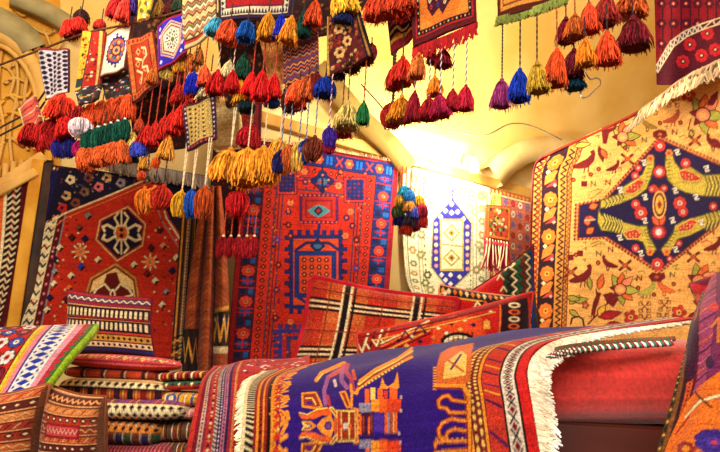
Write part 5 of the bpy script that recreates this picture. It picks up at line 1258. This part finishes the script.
def m_dia(c):
    c.rect(0, 0, 1, 1, (60, 26, 46)); c.rect(.1, .05, .88, .9, (196, 160, 80))
    for i in range(5):
        for j in range(8): c.dia(.18 + i * .16, .12 + j * .1 + (i % 2) * .03, .05, .035, [BLK, (90, 60, 50)][j % 2]); c.dia(.26 + i * .14, .12 + j * .1, .03, .02, (236, 214, 150))
    for k in range(9): c.dia(.06, .08 + k * .105, .03, .03, (200, 180, 190)); c.dia(.94, .08 + k * .105, .03, .03, (200, 180, 190)); 
    for k in range(8): c.dia(.06 + k * .125, .95, .04, .03, (200, 60, 60))
mat4('woven_mat', [(186, 108), (216, 96), (217, 139), (188, 152)], 70, 90, TAN, m_dia, 'small dark mat with gold diamond grid hanging lower than the others')
def m_fl(c):
    c.rect(0, 0, 1, 1, (84, 24, 24))
    c.speck(110, .05, .03, .95, .97, .055, [(170, 90, 40), (40, 20, 30), (130, 30, 30), (200, 150, 90), (70, 30, 40), (150, 60, 30)], .8)
    for x, y in [(.35, .3), (.5, .55), (.6, .25), (.3, .7)]: c.flower(x, y, .12, .1, (214, 170, 100), (120, 30, 30), 6, BLK)
    c.rect(0, 0, .06, 1, (200, 150, 60)); c.rect(.88, 0, .92, 1, (30, 20, 30)); c.rect(.96, 0, 1, 1, (30, 20, 26)); c.rect(.92, 0, .96, 1, (160, 110, 50))
mat4('woven_bag', [(328, 18), (360, 8), (374, 56), (330, 78)], 90, 110, MAR, m_fl, 'dark brown flowered bag below the yellow and blue pompoms', 'bag')
def m_bk(c):
    c.rect(0, 0, 1, 1, (30, 20, 26)); 
    for k in range(7): c.line([(.1, .1 + k * .12), (.4, .05 + k * .12), (.5, .15 + k * .12), (.8, .1 + k * .12)], .06, [(200, 110, 60), (150, 50, 40), (220, 190, 130)][k % 3], .6)
    c.rect(0, .8, 1, .86, GOLD); c.rect(0, .86, 1, 1, (130, 26, 34)); c.rect(0, 0, .06, 1, (130, 26, 34))
mat4('woven_bag', [(383, -6), (416, -10), (414, 38), (393, 56)], 80, 90, BLK, m_bk, 'black bag with orange ornament and a maroon edge behind the red tufts', 'bag', dz=.06)
def m_or(c):
    c.rect(0, 0, 1, 1, (100, 24, 30)); c.rect(.05, 0, .95, .92, (176, 40, 40)); c.rect(.07, 0, .92, .89, (36, 22, 30)); c.rect(.12, 0, .87, .82, (226, 120, 40))
    for k in range(14): c.dia(.1 + k * .06, .855, .012, .02, [CREAM, ORG][k % 2])
    for k in range(9):
        for x in (.095, .895): c.dia(x, .04 + k * .09, .012, .02, [CREAM, ORG][k % 2])
    c.poly([(.2, 0), (.24, .55), (.32, .68), (.44, .6), (.5, .72), (.6, .58), (.74, .5), (.8, 0)], (70, 20, 40))
    for x in (.28, .4, .52, .64, .74):
        for k in range(6): c.dia(x + (k % 2) * .02, .04 + k * .1, .028, .045, [(230, 130, 60), (60, 60, 130), CREAM, (196, 50, 40)][(k + int(x * 10)) % 4]); c.dia(x + (k % 2) * .02, .04 + k * .1, .012, .02, BLK)
    c.poly([(.12, .55), (.12, .82), (.34, .82), (.26, .72), (.2, .7)], (240, 140, 50)); c.poly([(.87, .55), (.87, .76), (.7, .82), (.74, .66)], (240, 140, 50))
bagl = mat4('woven_bag', [(412, -22), (474, -40), (477, 22), (413, 48)], 130, 140, MAR, m_or, 'maroon bag with orange centre and dotted border, above the crimson tassels', 'bag')
fringe('fringe', [P(413, 48, D(413)), P(445, 36, D(445)), P(477, 22, D(477))], [Vector((0, 0, -1))] * 3, .035, (176, 30, 34), bagl, 110, .003, .6, .1, .006, 14)
def m_tr(c):
    c.rect(0, 0, 1, 1, (90, 30, 20)); c.rect(.05, 0, .95, .86, (236, 150, 60)); c.frame(.08, -.2, .92, .78, .02, .04, BRN)
    for x in (.3, .5, .7): c.flower(x, .5, .06, .16, (150, 40, 24), GOLD, 6)
mtr = mat4('woven_mat', [(496, -30), (566, -40), (566, 0), (498, 22)], 90, 60, ORG, m_tr, 'orange mat with olive fringe at the top edge right of the lamp')
fringe('fringe', [P(497, 17, D(497) - .01), P(530, 8, D(530) - .01), P(567, -5, D(567) - .01)], [Vector((0, 0, -1))] * 3, .022, (130, 140, 60), mtr, 150, .0028, .5, .1, .006, 10)
fringe('fringe', [P(496, 20, D(497)), P(530, 11, D(530)), P(567, -2, D(567))], [Vector((0, 0, -1))] * 3, .016, (180, 170, 90), mtr, 100, .0026, .5, .1, .006, 10)
def m_pk(c):
    c.rect(0, 0, 1, 1, (214, 90, 70)); 
    for k in range(5): c.line([(0, k / 5), (.4, k / 5 + .1), (1, k / 5)], .05, [(240, 180, 150), (180, 50, 50)][k % 2])
    c.rect(0, 0, .12, 1, (226, 200, 120))
mat4('woven_mat', [(19, 110), (36, 96), (44, 122), (28, 134)], 40, 50, RED, m_pk, 'small salmon mat with pale stripes at the far left of the row')
def m_dk(c):
    c.rect(0, 0, 1, 1, (48, 26, 26)); c.speck(120, .02, .02, .98, .98, .03, [(110, 40, 30), (30, 20, 26), (130, 80, 40), (90, 30, 40), (180, 120, 60)], .9)
mat4('dark_kilim', [(216, 14), (284, 10), (284, 98), (228, 108)], 90, 100, BLK, m_dk, 'dark brown patterned kilim behind the red tassels', 'kilim', dz=.22)
mat4('dark_kilim', [(120, -10), (192, -16), (186, 84), (128, 96)], 90, 100, BLK, m_dk, 'dark brown patterned kilim behind the blue and the rust mats', 'kilim', dz=.3)
mat4('dark_kilim', [(290, -12), (384, -20), (350, 30), (296, 42)], 90, 60, BLK, m_dk, 'dark brown kilim behind the orange red tuft at the top centre', 'kilim', dz=.3)
mat4('dark_kilim', [(130, 88), (192, 80), (186, 148), (136, 156)], 80, 80, BLK, m_dk, 'dark brown kilim behind the long red cords', 'kilim', dz=.34)
def m_tn(c):
    c.rect(0, 0, 1, 1, (190, 120, 60)); c.speck(20, 0, 0, 1, 1, .06, [(150, 80, 40), (214, 150, 90)])
mat4('brown_cloth', [(262, 40), (284, 38), (286, 92), (270, 96)], 30, 50, TAN, m_tn, 'plain tan cloth beside the dark violet zigzag mat', 'cloth', dz=.1)
def m_yl(c):
    c.rect(0, 0, 1, 1, (230, 180, 60)); c.speck(14, 0, 0, 1, 1, .1, [(160, 60, 30), (90, 100, 50), CREAM])
mat4('yellow_pouch', [(138, -10), (156, -12), (150, 18), (140, 22)], 30, 40, GOLD, m_yl, 'yellow pouch hanging at the top above the rust mat', 'pouch', dz=-.05)
def m_sk(c): c.rect(0, 0, 1, 1, (222, 196, 130)); c.rect(0, 0, 1, .1, (200, 160, 90))
mat4('cloth_sack', [(218, 108), (240, 106), (244, 148), (216, 152)], 40, 50, CREAM, m_sk, 'plain beige cloth bag right of the gold diamond mat', 'bag', dz=.28, thick=.05)
# band of grey fringe under the red tassels
def m_pt(c):
    c.rect(0, 0, 1, 1, (60, 40, 40)); c.speck(34, 0, 0, 1, 1, .08, [WHT, (60, 110, 70), GOLD, RED, (40, 60, 110), (220, 200, 190)], .5)
mat4('patchwork_cloth', [(76, 92), (103, 84), (100, 100), (82, 106)], 50, 30, BLK, m_pt, 'small cloth with green, white and dark patches under the red and yellow mat', 'cloth', dz=-.06)
mat4('patchwork_cloth', [(104, 78), (134, 72), (132, 100), (108, 104)], 60, 50, BLK, m_pt, 'dark cloth with white and coloured patches under the cream mat', 'cloth', dz=.05)

# ---- ropes along which everything hangs
rope = plain('rope', (60, 36, 24), (110, 70, 40), 60, .9, .4)
def thing_tube(name, pts, r, mat, label, cat, n=50, sides=8):
    o = tube(name, pts, r, mat, None, sides, n); origin_to(o, pts[0]); return tag(o, label, cat)
thing_tube('hanging_rope', [P(-14, 70, 2.14), P(40, 50, D(40)), P(86, 33, D(86)), P(134, 23, D(134)), P(188, 8, D(188)), P(250, -24, D(250)), P(330, -50, D(330)), P(420, -75, D(420)), P(520, -95, 1.55)], .004, rope, 'dark rope rising from the left edge that carries the mats', 'rope')
thing_tube('hanging_rope', [P(470, -52, 1.57), P(540, -46, 1.53), P(620, -44, 1.5), P(690, -60, 1.5), P(790, -90, 1.6)], .004, rope, 'dark rope above the orange mat and the tassels at the upper right', 'rope')
for (x0, y0, x1, y1), lb in zip([(0, 128, 42, 96), (-4, 138, 44, 103)], ('upper dark cable crossing the lattice window', 'lower dark cable crossing the lattice window')):
    thing_tube('cable', [P(x0 - 40, y0 + 28, 2.3), P(x0, y0, 2.3), P((x0 + x1) / 2 + 4, (y0 + y1) / 2 + 2, 2.3), P(x1, y1, 2.25), P(62, 60, 2.2)], .004, darkwood, lb, 'cable')
thing_tube('power_cable', [P(438, 127, 3.5), P(462, 133, 3.5), P(486, 135, 3.5), P(510, 124, 3.5), P(532, 126, 3.5), P(562, 140, 3.45)], .0042, plain('cable_grey', (70, 60, 40), (110, 96, 60), 20), 'thin grey cable running along the plaster right of the lamp', 'cable')
thing_tube('thin_wire', [P(361, 84, 2.4), P(374, 98, 2.4), P(386, 112, 2.4)], .003, rope, 'thin wire behind the green tassel', 'wire')
# metal hook by the tassels
chrome, nt_, b_ = new_mat('chrome'); b_.inputs['Metallic'].default_value = 1; b_.inputs['Roughness'].default_value = .25; b_.inputs['Base Color'].default_value = (.8, .8, .82, 1)
nz = nt_.nodes.new('ShaderNodeTexNoise'); nz.inputs['Scale'].default_value = 30; mrr = nt_.nodes.new('ShaderNodeMapRange'); mrr.inputs['To Min'].default_value = .15; mrr.inputs['To Max'].default_value = .4
nt_.links.new(nz.outputs['Fac'], mrr.inputs['Value']); nt_.links.new(mrr.outputs[0], b_.inputs['Roughness'])
thing_tube('metal_hook', [P(x, y, 1.56) for x, y in [(584, 70), (590, 79), (596, 78), (600, 80), (600, 85), (594, 91), (587, 97), (581, 97), (582, 91), (586, 86)]], .0022, chrome, 'bent steel wire hook hanging below the orange tassel', 'hook', 60)
# the bright wall lamp
lm = empty('wall_lamp', PW(464, 166, .05), 'small glowing lamp with a curved arm standing on the wooden rail', 'lamp')
def lp(pts): return [p - lm.location for p in pts]
emi, nt_, b_ = new_mat('lamp_glass'); b_.inputs['Emission Color'].default_value = (1, .93, .75, 1); b_.inputs['Emission Strength'].default_value = 60
lw = nt_.nodes.new('ShaderNodeLayerWeight'); mm = nt_.nodes.new('ShaderNodeMath'); mm.operation = 'MULTIPLY_ADD'; mm.inputs[1].default_value = -20; mm.inputs[2].default_value = 60
nt_.links.new(lw.outputs['Facing'], mm.inputs[0]); nt_.links.new(mm.outputs[0], b_.inputs['Emission Strength'])
tube('arm', lp([PW(461, 171, .03), PW(461, 162, .05), PW(464, 155, .1), PW(470, 153, .16), PW(474, 158, .2)]), .006, chrome, lm, 8, 24)
pr = [(.0, 0), (.012, 0), (.014, -.02), (.026, -.04), (.032, -.065), (.024, -.09), (.0, -.1)]
an = np.arange(16) * 2 * math.pi / 16
V = np.array([np.stack([r_ * np.cos(an), r_ * np.sin(an), np.full(16, z)], -1) for r_, z in pr]).reshape(-1, 3)
bl = link('bulb', npmesh('bulb', V, gridfaces(len(pr), 16, 0, True)), emi, lm); bl.location = PW(474, 158, .2) - lm.location

# ================================================================== TASSELS
rO = (224, 92, 30); rR = (196, 34, 20); rC = (160, 22, 40); rY = (236, 168, 40); rB = (24, 60, 176); rG = (16, 84, 64); rK = (100, 16, 30); rOY = (230, 140, 24); rCr = (232, 208, 150)
def cluster(where, items, group, base_d=None):
    """items: (x, y0, yk, yb, w, colour, colour word, style, cord, dz, ...) ; labels count same-looking ones from the left"""
    items = sorted(items, key=lambda q: q[0]); by = {}
    for it in items: by.setdefault(it[6], []).append(it)
    for cw, L in by.items():
        for k, it in enumerate(L):
            x, y0, yk, yb, w, col, _, st, cord, dz = it[:10]
            kw = it[10] if len(it) > 10 else {}
            d = D(x) + dz if base_d is None else base_d + dz
            noun = {'tassel': 'tassel', 'puff': 'bushy tassel', 'egg': 'compact tassel', 'pom': 'pompom'}[st]
            if len(L) == 1: lb = f'{cw} {noun} {where}'
            else: lb = f'{ORD[k]} {cw} {noun} {where}'
            if len(lb.split()) > 16: print('LONG', lb)
            make_tassel(x, y0, yk, yb, w, col, d, cord, st, lb, group, **kw)
T = 'tassel'
cluster('below the orange mat at upper right', [
    (502, 22, 80, 110, 20, (150, 50, 110), 'purple and pink', T, 'dark', 0), (520, 17, 70, 106, 21, (20, 60, 190), 'royal blue', T, 'dark', 0), (537, 12, 63, 97, 21, (200, 160, 50), 'olive gold', T, 'dark', -.02),
    (557, 0, 50, 92, 22, (230, 80, 30), 'bright orange red', T, 'orange', -.02), (566, -8, 18, 47, 18, (130, 24, 36), 'dark red', T, 'orange', .03), (575, -8, 15, 42, 20, (230, 110, 40), 'light orange', T, 'orange', 0),
    (574, 30, 50, 84, 22, (110, 20, 36), 'maroon', T, 'dark', .03), (574, 70, 76, 90, 20, (10, 70, 90), 'dark teal', T, 'dark', .04), (585, 20, 40, 70, 19, (232, 130, 30), 'amber orange', T, 'dark', -.03),
    (589, -8, 4, 38, 20, (214, 70, 34), 'brick orange', T, 'dark', 0), (606, -16, -4, 30, 24, (170, 50, 40), 'brick red', T, 'orange', 0), (607, 0, 33, 68, 25, (226, 74, 34), 'vivid orange red', T, 'dark', -.03),
    (633, -4, 18, 53, 31, (120, 24, 34), 'dark maroon', T, 'dark', 0), (632, -20, -10, 20, 30, (206, 90, 34), 'rusty orange', T, 'dark', .03)], 'tassels at the upper right')
cluster('under the maroon and orange bag', [
    (466, 28, 86, 113, 17, (180, 26, 50), 'crimson', T, 'bw', 0), (453, 32, 90, 113, 15, (170, 24, 40), 'crimson', T, 'bw', 0), (440, 37, 95, 119, 20, (160, 24, 60), 'crimson', T, 'bw', 0), (429, 40, 98, 122, 20, (170, 26, 36), 'crimson', T, 'bw', .02),
    (435, 50, 77, 98, 16, (230, 120, 30), 'orange', T, 'dark', .03), (419, 40, 54, 82, 17, (230, 116, 50), 'orange', T, 'dark', 0), (415, 56, 92, 124, 16, (140, 20, 36), 'dark crimson', T, 'bw', .01), (443, 44, 49, 70, 17, (150, 22, 34), 'dark red', T, 'bw', .04),
    (432, 46, 50, 66, 12, (150, 22, 34), 'dark red', T, 'bw', .04)], 'tassels under the maroon bag')
cluster('left of the maroon bag', [
    (403, 38, 58, 88, 24, (190, 40, 24), 'red', T, 'dark', .03), (393, 50, 68, 92, 16, (176, 34, 26), 'red', T, 'dark', .05), (402, 88, 97, 124, 24, (236, 140, 30), 'orange yellow', T, 'dark', .02), (393, 50, 103, 130, 22, (140, 24, 20), 'dark red', 'egg', 'dark', .05, {'cr': 2})], 'tassels left of the maroon bag')
cluster('at the top edge left of the maroon bag', [
    (376, -20, -6, 24, 22, (226, 70, 34), 'orange red', 'tassel', 'dark', -.05), (387, -22, -10, 22, 22, (226, 70, 34), 'orange red', 'tassel', 'dark', -.06), (399, -22, -10, 19, 24, (216, 64, 34), 'orange red', 'tassel', 'dark', -.05), (408, -24, -14, 14, 18, (226, 76, 34), 'orange red', 'tassel', 'dark', -.05),
    (343, -20, -8, 17, 26, (232, 176, 50), 'yellow', 'puff', 'dark', -.04), (345, 6, 12, 24, 20, (30, 40, 90), 'navy', 'puff', 'dark', -.03)], 'tufts at the top edge')
cluster('below the dark flowered bag', [
    (364, 56, 102, 127, 13, (30, 100, 50), 'dark green', T, 'orange', 0), (348, 70, 103, 132, 24, (232, 200, 110), 'pale yellow', T, 'olive', 0), (342, 72, 118, 138, 20, (176, 24, 34), 'red', T, 'olive', .05), (329, 72, 127, 148, 15, (70, 40, 150), 'violet', 'egg', 'rw', -.02), (329, 130, 141, 154, 14, (190, 34, 70), 'pink red', 'egg', 'rw', .0),
    (336, 64, 62, 80, 18, (50, 24, 30), 'black', 'puff', 'dark', .02), (350, 58, 56, 74, 18, (70, 26, 24), 'dark brown', 'puff', 'dark', .02), (364, 52, 50, 66, 16, (90, 24, 30), 'maroon', 'puff', 'dark', .02), (372, 44, 44, 60, 14, (110, 30, 36), 'maroon', 'puff', 'dark', .02)], 'tassels below the dark flowered bag')
cluster('in the top row before the red mat', [
    (316, -8, 1, 29, 17, (232, 80, 34), 'orange red', T, 'dark', -.05), (304, 0, 12, 40, 14, (16, 66, 56), 'dark green', T, 'dark', -.04), (292, 0, 17, 47, 18, (236, 140, 34), 'orange', T, 'dark', -.05), (282, 0, 15, 42, 14, (24, 40, 180), 'royal blue', T, 'dark', -.04),
    (269, 4, 14, 43, 21, (236, 150, 34), 'orange', T, 'dark', -.05), (248, 8, 22, 45, 16, (20, 90, 180), 'bright blue', 'puff', 'dark', -.05), (231, 8, 21, 46, 19, (232, 86, 40), 'orange red', 'puff', 'dark', -.06), (218, 8, 19, 40, 15, (70, 160, 190), 'light blue', 'puff', 'dark', -.06)], 'tassels in the top row')
cluster('in the second row under the red mat', [
    (218, 40, 71, 96, 18, (196, 26, 24), 'red', T, 'rw', -.03), (233, 40, 71, 95, 15, (196, 26, 24), 'red', T, 'rw', -.03), (230, 46, 61, 80, 14, rCr, 'cream', T, 'dark', .0), (211, 60, 74, 104, 23, rCr, 'cream', T, 'dark', .02),
    (245, 44, 54, 81, 15, (24, 70, 50), 'dark green', T, 'dark', .0), (241, 70, 79, 106, 14, (236, 160, 30), 'yellow orange', T, 'dark', .01), (253, 42, 72, 98, 14, (206, 26, 24), 'red', T, 'red', -.02), (263, 42, 71, 104, 17, (206, 26, 24), 'red', T, 'red', -.02), (275, 42, 75, 99, 15, (206, 26, 24), 'red', T, 'red', -.01),
    (205, 40, 66, 88, 15, (230, 90, 50), 'orange', T, 'red', -.03), (194, 50, 73, 94, 15, (24, 40, 190), 'royal blue', 'puff', 'dark', -.03), (184, 70, 86, 106, 18, (196, 34, 24), 'red', T, 'dark', .02), (247, 98, 99, 113, 15, (20, 54, 60), 'dark teal', 'puff', 'dark', .02), (272, 90, 95, 107, 16, (30, 80, 170), 'blue', T, 'dark', .03),
    (198, 90, 92, 108, 18, (206, 60, 40), 'rust red', T, 'dark', .04)], 'tassels in the second row')
cluster('at the dark zigzag mat foot', [
    (326, 62, 78, 99, 19, (20, 50, 150), 'blue', 'puff', 'dark', 0), (291, 80, 86, 112, 22, (80, 30, 30), 'brown', 'puff', 'dark', .02), (300, 78, 82, 109, 18, (224, 80, 34), 'orange', 'puff', 'dark', 0), (309, 74, 77, 104, 17, (200, 90, 40), 'orange', 'puff', 'dark', 0), (316, 70, 74, 98, 16, (110, 24, 24), 'dark red', 'puff', 'dark', 0), (285, 86, 84, 98, 14, (226, 170, 90), 'tan', 'puff', 'dark', .03)], 'tufts at the foot of the dark zigzag mat')
cluster('in the bunch before the castle rug', [
    (231, 112, 150, 180, 30, (236, 150, 40), 'amber', 'puff', 'cream', 0, {'cords': 2}), (248, 106, 150, 188, 28, (236, 150, 40), 'amber', 'puff', 'cream', 0), (264, 100, 148, 184, 28, (232, 146, 36), 'amber', 'puff', 'cream', 0), (280, 116, 140, 174, 22, (236, 160, 50), 'amber', 'puff', 'cream', .04),
    (281, 90, 151, 174, 13, (30, 26, 80), 'navy', 'egg', 'blue', -.03), (289, 86, 146, 172, 16, (200, 90, 34), 'rust', 'egg', 'blue', -.02), (299, 84, 143, 172, 15, (236, 176, 70), 'light gold', 'egg', 'blue', -.01), (306, 84, 140, 165, 15, (30, 70, 160), 'blue', 'egg', 'blue', .0), (315, 82, 137, 162, 20, (120, 50, 30), 'brown', 'egg', 'blue', -.02),
    (252, 96, 125, 149, 20, (190, 24, 34), 'dark red', 'puff', 'cream', .08)], 'bunch of tassels before the castle rug')
cluster('just below the amber bunch', [(238, 180, 190, 216, 23, (200, 24, 30), 'scarlet', 'egg', 'red', .02)], None or 'tassels below the amber bunch')
cluster('with cream cap before the castle rug', [(x, 215, 236, 257, 9.5, (150, 16, 24), 'dark crimson', 'egg', 'red', .05, {'cap': (220, 190, 150)}) for x in (223.5, 231, 239, 247, 254.5)], 'five crimson tassels with cream caps')
cluster('on long cream cord under the gold diamond mat', [
    (182, 146, 191, 216, 15, (236, 170, 40), 'yellow', 'egg', 'cream', 0, {'cords': 2}), (192, 146, 190, 218, 15, (20, 70, 160), 'blue', 'egg', 'cream', 0, {'cords': 2}), (205, 142, 187, 218, 18, (200, 80, 30), 'burnt orange', 'egg', 'cream', -.02, {'cords': 2})], 'tassels on long cream cords')
cluster('hanging over the top of the nomad rug', [
    (145, 158, 188, 213, 18, (236, 120, 30), 'orange', 'egg', 'dark', 0), (155, 156, 187, 208, 18, (232, 110, 30), 'orange', 'egg', 'dark', .01), (164, 155, 186, 209, 20, (180, 40, 20), 'brick red', 'egg', 'dark', .0),
    (169, 118, 136, 161, 15, (230, 150, 50), 'gold', T, 'red', .0), (146, 150, 156, 171, 12, (226, 150, 50), 'gold', T, 'dark', .02), (134, 130, 133, 152, 12, (232, 190, 90), 'pale gold', T, 'dark', .02), (138, 134, 140, 156, 15, (60, 70, 180), 'blue', 'puff', 'dark', -.01), (130, 148, 150, 163, 14, (30, 40, 50), 'dark slate', 'puff', 'dark', .02), (142, 168, 172, 180, 7, (226, 80, 30), 'orange bead', 'pom', 'dark', 0), (156, 156, 158, 168, 7, (226, 90, 30), 'orange bead', 'pom', 'dark', 0)], 'tassels over the nomad rug')
cluster('on red cord below the rust mat', [
    (148, 84, 125, 146, 15, (190, 34, 26), 'red', T, 'red', 0), (156, 80, 122, 147, 15, (196, 36, 26), 'red', T, 'red', 0), (165, 78, 117, 143, 15, (200, 40, 26), 'red', T, 'red', 0), (173, 74, 112, 136, 15, (196, 36, 26), 'red', T, 'red', 0), (181, 72, 106, 130, 15, (206, 40, 26), 'red', T, 'red', 0), (187, 70, 98, 124, 14, (200, 34, 24), 'red', T, 'red', .02), (179, 76, 84, 104, 16, (190, 30, 24), 'red', T, 'red', .03),
    (140, 96, 118, 132, 10, (170, 60, 34), 'rust', T, 'red', .02), (167, 60, 68, 80, 13, (190, 160, 70), 'olive', 'puff', 'dark', .02), (180, 52, 60, 76, 13, (230, 150, 40), 'gold', 'puff', 'dark', .03), (190, 46, 54, 72, 12, (220, 110, 40), 'orange', 'puff', 'dark', .03), (158, 70, 76, 90, 12, (40, 40, 46), 'black', 'puff', 'dark', .03), (200, 40, 48, 66, 12, (214, 120, 50), 'orange', T, 'red', .03), (152, 60, 70, 84, 10, (226, 120, 50), 'orange', T, 'red', -.03)], 'tassels under the rust mat')
cluster('in the lower left bunch', [
    (33, 118, 124, 148, 17, (176, 26, 24), 'dark red', 'puff', 'dark', 0), (44, 110, 124, 150, 18, (170, 24, 24), 'dark red', 'puff', 'dark', 0), (54, 112, 120, 146, 16, (170, 24, 24), 'dark red', 'puff', 'dark', .02), (66, 110, 118, 141, 19, (226, 34, 30), 'scarlet', 'puff', 'dark', -.02), (63, 90, 96, 119, 27, (220, 50, 28), 'orange red', 'puff', 'dark', .0), (80, 100, 106, 122, 16, (140, 24, 24), 'dark red', 'puff', 'dark', .03),
    (82, 112, 119, 138, 18, (226, 204, 210), 'white', 'pom', 'dark', -.03), (61, 132, 138, 158, 15, (34, 30, 120), 'navy blue', 'egg', 'dark', 0), (71, 132, 137, 158, 15, (34, 30, 110), 'navy blue', 'egg', 'dark', 0), (82, 136, 140, 157, 13, (170, 20, 90), 'magenta', 'egg', 'dark', 0), (92, 132, 139, 150, 12, (20, 90, 180), 'bright blue', 'puff', 'dark', .02)], 'pompoms in the lower left bunch')
cluster('with white cap at the left', [(x, y - 8, y, y + 25 - k * .6, 12, (14, 76, 58), 'dark green', 'egg', 'dark', -.02, {'cap': (230, 226, 220)}) for k, (x, y) in enumerate([(89, 128), (98, 127), (105, 125), (111, 123), (118, 121), (125, 119)])], 'six dark green tassels with white caps')
cluster('in the row above the green ones', [(x, y - 6, y, y + 25, 14, (226, 80, 34), 'orange red', 'puff', 'dark', .0) for x, y in [(93, 104), (103, 101), (112, 99), (121, 97), (129, 95)]], 'orange red tassels above the green row')
cluster('in the row below the green ones', [(x, y, y + 2, y + 24, 14, (234, 100, 44), 'orange', 'puff', 'dark', -.03) for x, y in [(83, 146), (92, 146), (100, 145), (107, 143), (114, 141), (121, 139)]], 'orange tassels below the green row')
cluster('at the top left above the striped mat', [
    (70, 12, 20, 40, 16, (206, 40, 28), 'red', 'puff', 'dark', 0), (79, 12, 18, 36, 15, (206, 40, 28), 'red', 'puff', 'dark', 0), (102, 14, 20, 32, 11, (170, 40, 30), 'brick red', 'puff', 'dark', .05), (82, 4, 10, 24, 14, (60, 30, 30), 'dark brown', 'puff', 'dark', .06)], 'tufts at the top left')
cluster('at the top edge above the cream mat', [
    (118, -14, -4, 22, 13, (180, 30, 34), 'red', T, 'dark', -.03), (127, -14, -4, 26, 14, (196, 50, 40), 'red', T, 'dark', -.05), (134, -14, -6, 18, 12, (60, 40, 120), 'violet', T, 'dark', -.02), (112, -10, 0, 18, 10, (150, 26, 34), 'red', T, 'dark', 0), (160, -10, 0, 20, 12, (200, 150, 60), 'gold', T, 'dark', .02), (170, -14, 2, 18, 12, (110, 40, 40), 'maroon', T, 'dark', .02), (178, -14, -2, 14, 12, (60, 80, 60), 'dark green', T, 'dark', .02)], 'tassels at the top above the cream mat')
cols = [((40, 110, 180), 'blue'), ((40, 150, 190), 'turquoise'), ((226, 160, 40), 'yellow'), ((170, 30, 60), 'crimson'), ((50, 90, 60), 'green'), ((30, 30, 110), 'navy'), ((230, 150, 60), 'yellow'), ((90, 50, 110), 'violet'), ((30, 40, 110), 'navy'), ((50, 40, 60), 'slate'), ((196, 50, 40), 'red'), ((70, 90, 50), 'green'), ((60, 70, 160), 'blue'), ((236, 180, 60), 'yellow'), ((150, 30, 60), 'crimson'), ((206, 60, 34), 'red')]
ps = [(411, 190), (406, 186), (419, 196), (423, 204), (401, 200), (399, 212), (410, 200), (418, 212), (404, 216), (411, 214), (424, 214), (396, 206), (414, 206), (402, 193), (415, 218), (408, 222)]
its = [(x, 172, y, y + 13, 11, cc, cw, 'puff', 'orange', (.02 * (k % 3)), {}) for k, ((x, y), (cc, cw)) in enumerate(zip(ps, cols))]
cluster('in the bunch left of the cream rug', its, 'coloured tufts in the bunch by the cream rug', 3.25)
# grey wool skein strip behind them
o = Cloth([[P(112, 158, 2.3), P(150, 166, 2.26), P(206, 176, 2.2)], [P(110, 172, 2.3), P(150, 180, 2.26), P(206, 188, 2.2)]], 60, 20, (120, 110, 100)).build('wool_skein', thick=.01)
tag(o, 'strip of grey wool lying over the upper edge of the nomad rug', 'wool'); fringe('fringe', [P(112, 160, 2.29), P(150, 167, 2.25), P(206, 177, 2.19)], [Vector((.3, -.2, -1))] * 3, .05, (150, 140, 126), o, 90, .005, .5)
# ================================================================== LIGHT AND CAMERA
cd = bpy.data.cameras.new('camera'); cam = bpy.data.objects.new('camera', cd); C.objects.link(cam)
cam.matrix_world = Matrix.Translation(CAM) @ ROT.to_4x4()
cd.sensor_width = 36; cd.lens = 36 * F / 720; cd.clip_start = .02
bpy.context.scene.camera = cam
def light(name, kind, loc, energy, col, size=1, look=None, size_y=None):
    l = bpy.data.lights.new(name, kind); l.energy = energy; l.color = col
    if kind == 'AREA':
        l.size = size
        if size_y: l.shape = 'RECTANGLE'; l.size_y = size_y
    else: l.shadow_soft_size = size
    o = bpy.data.objects.new(name, l); C.objects.link(o); o.location = loc
    if look is not None: o.rotation_euler = (Vector(look) - Vector(loc)).to_track_quat('-Z', 'Y').to_euler()
    return o
light('aisle_fill', 'AREA', (-.6, -.9, 2.9), 125, (1, .9, .8), 2.4, (-.1, 3, 1.5), 1.2)  # added soft fill from behind and above the camera
light('shop_lamp', 'POINT', PW(462, 158, .35), 50, (1, .9, .7), .06)
light('vault_glow_fill', 'POINT', PW(440, 118, .6), 30, (1, .9, .68), .05)  # added unseen point that brightens the glow on the vault
light('right_point', 'POINT', P(640, 30, 2.2), 5, (1, .84, .66), .12)  # warm point light at the upper right, without a lamp body
light('left_lamp', 'POINT', P(60, -60, 1.7), 10, (1, .82, .6), .1)
w = bpy.data.worlds.new('world'); bpy.context.scene.world = w; w.use_nodes = True
bgn = w.node_tree.nodes['Background']; bgn.inputs[0].default_value = (1, .9, .8, 1); bgn.inputs[1].default_value = .35
sc = bpy.context.scene
sc.view_settings.view_transform = 'Standard'; sc.view_settings.look = 'None'; sc.view_settings.exposure = 0; sc.view_settings.gamma = 1
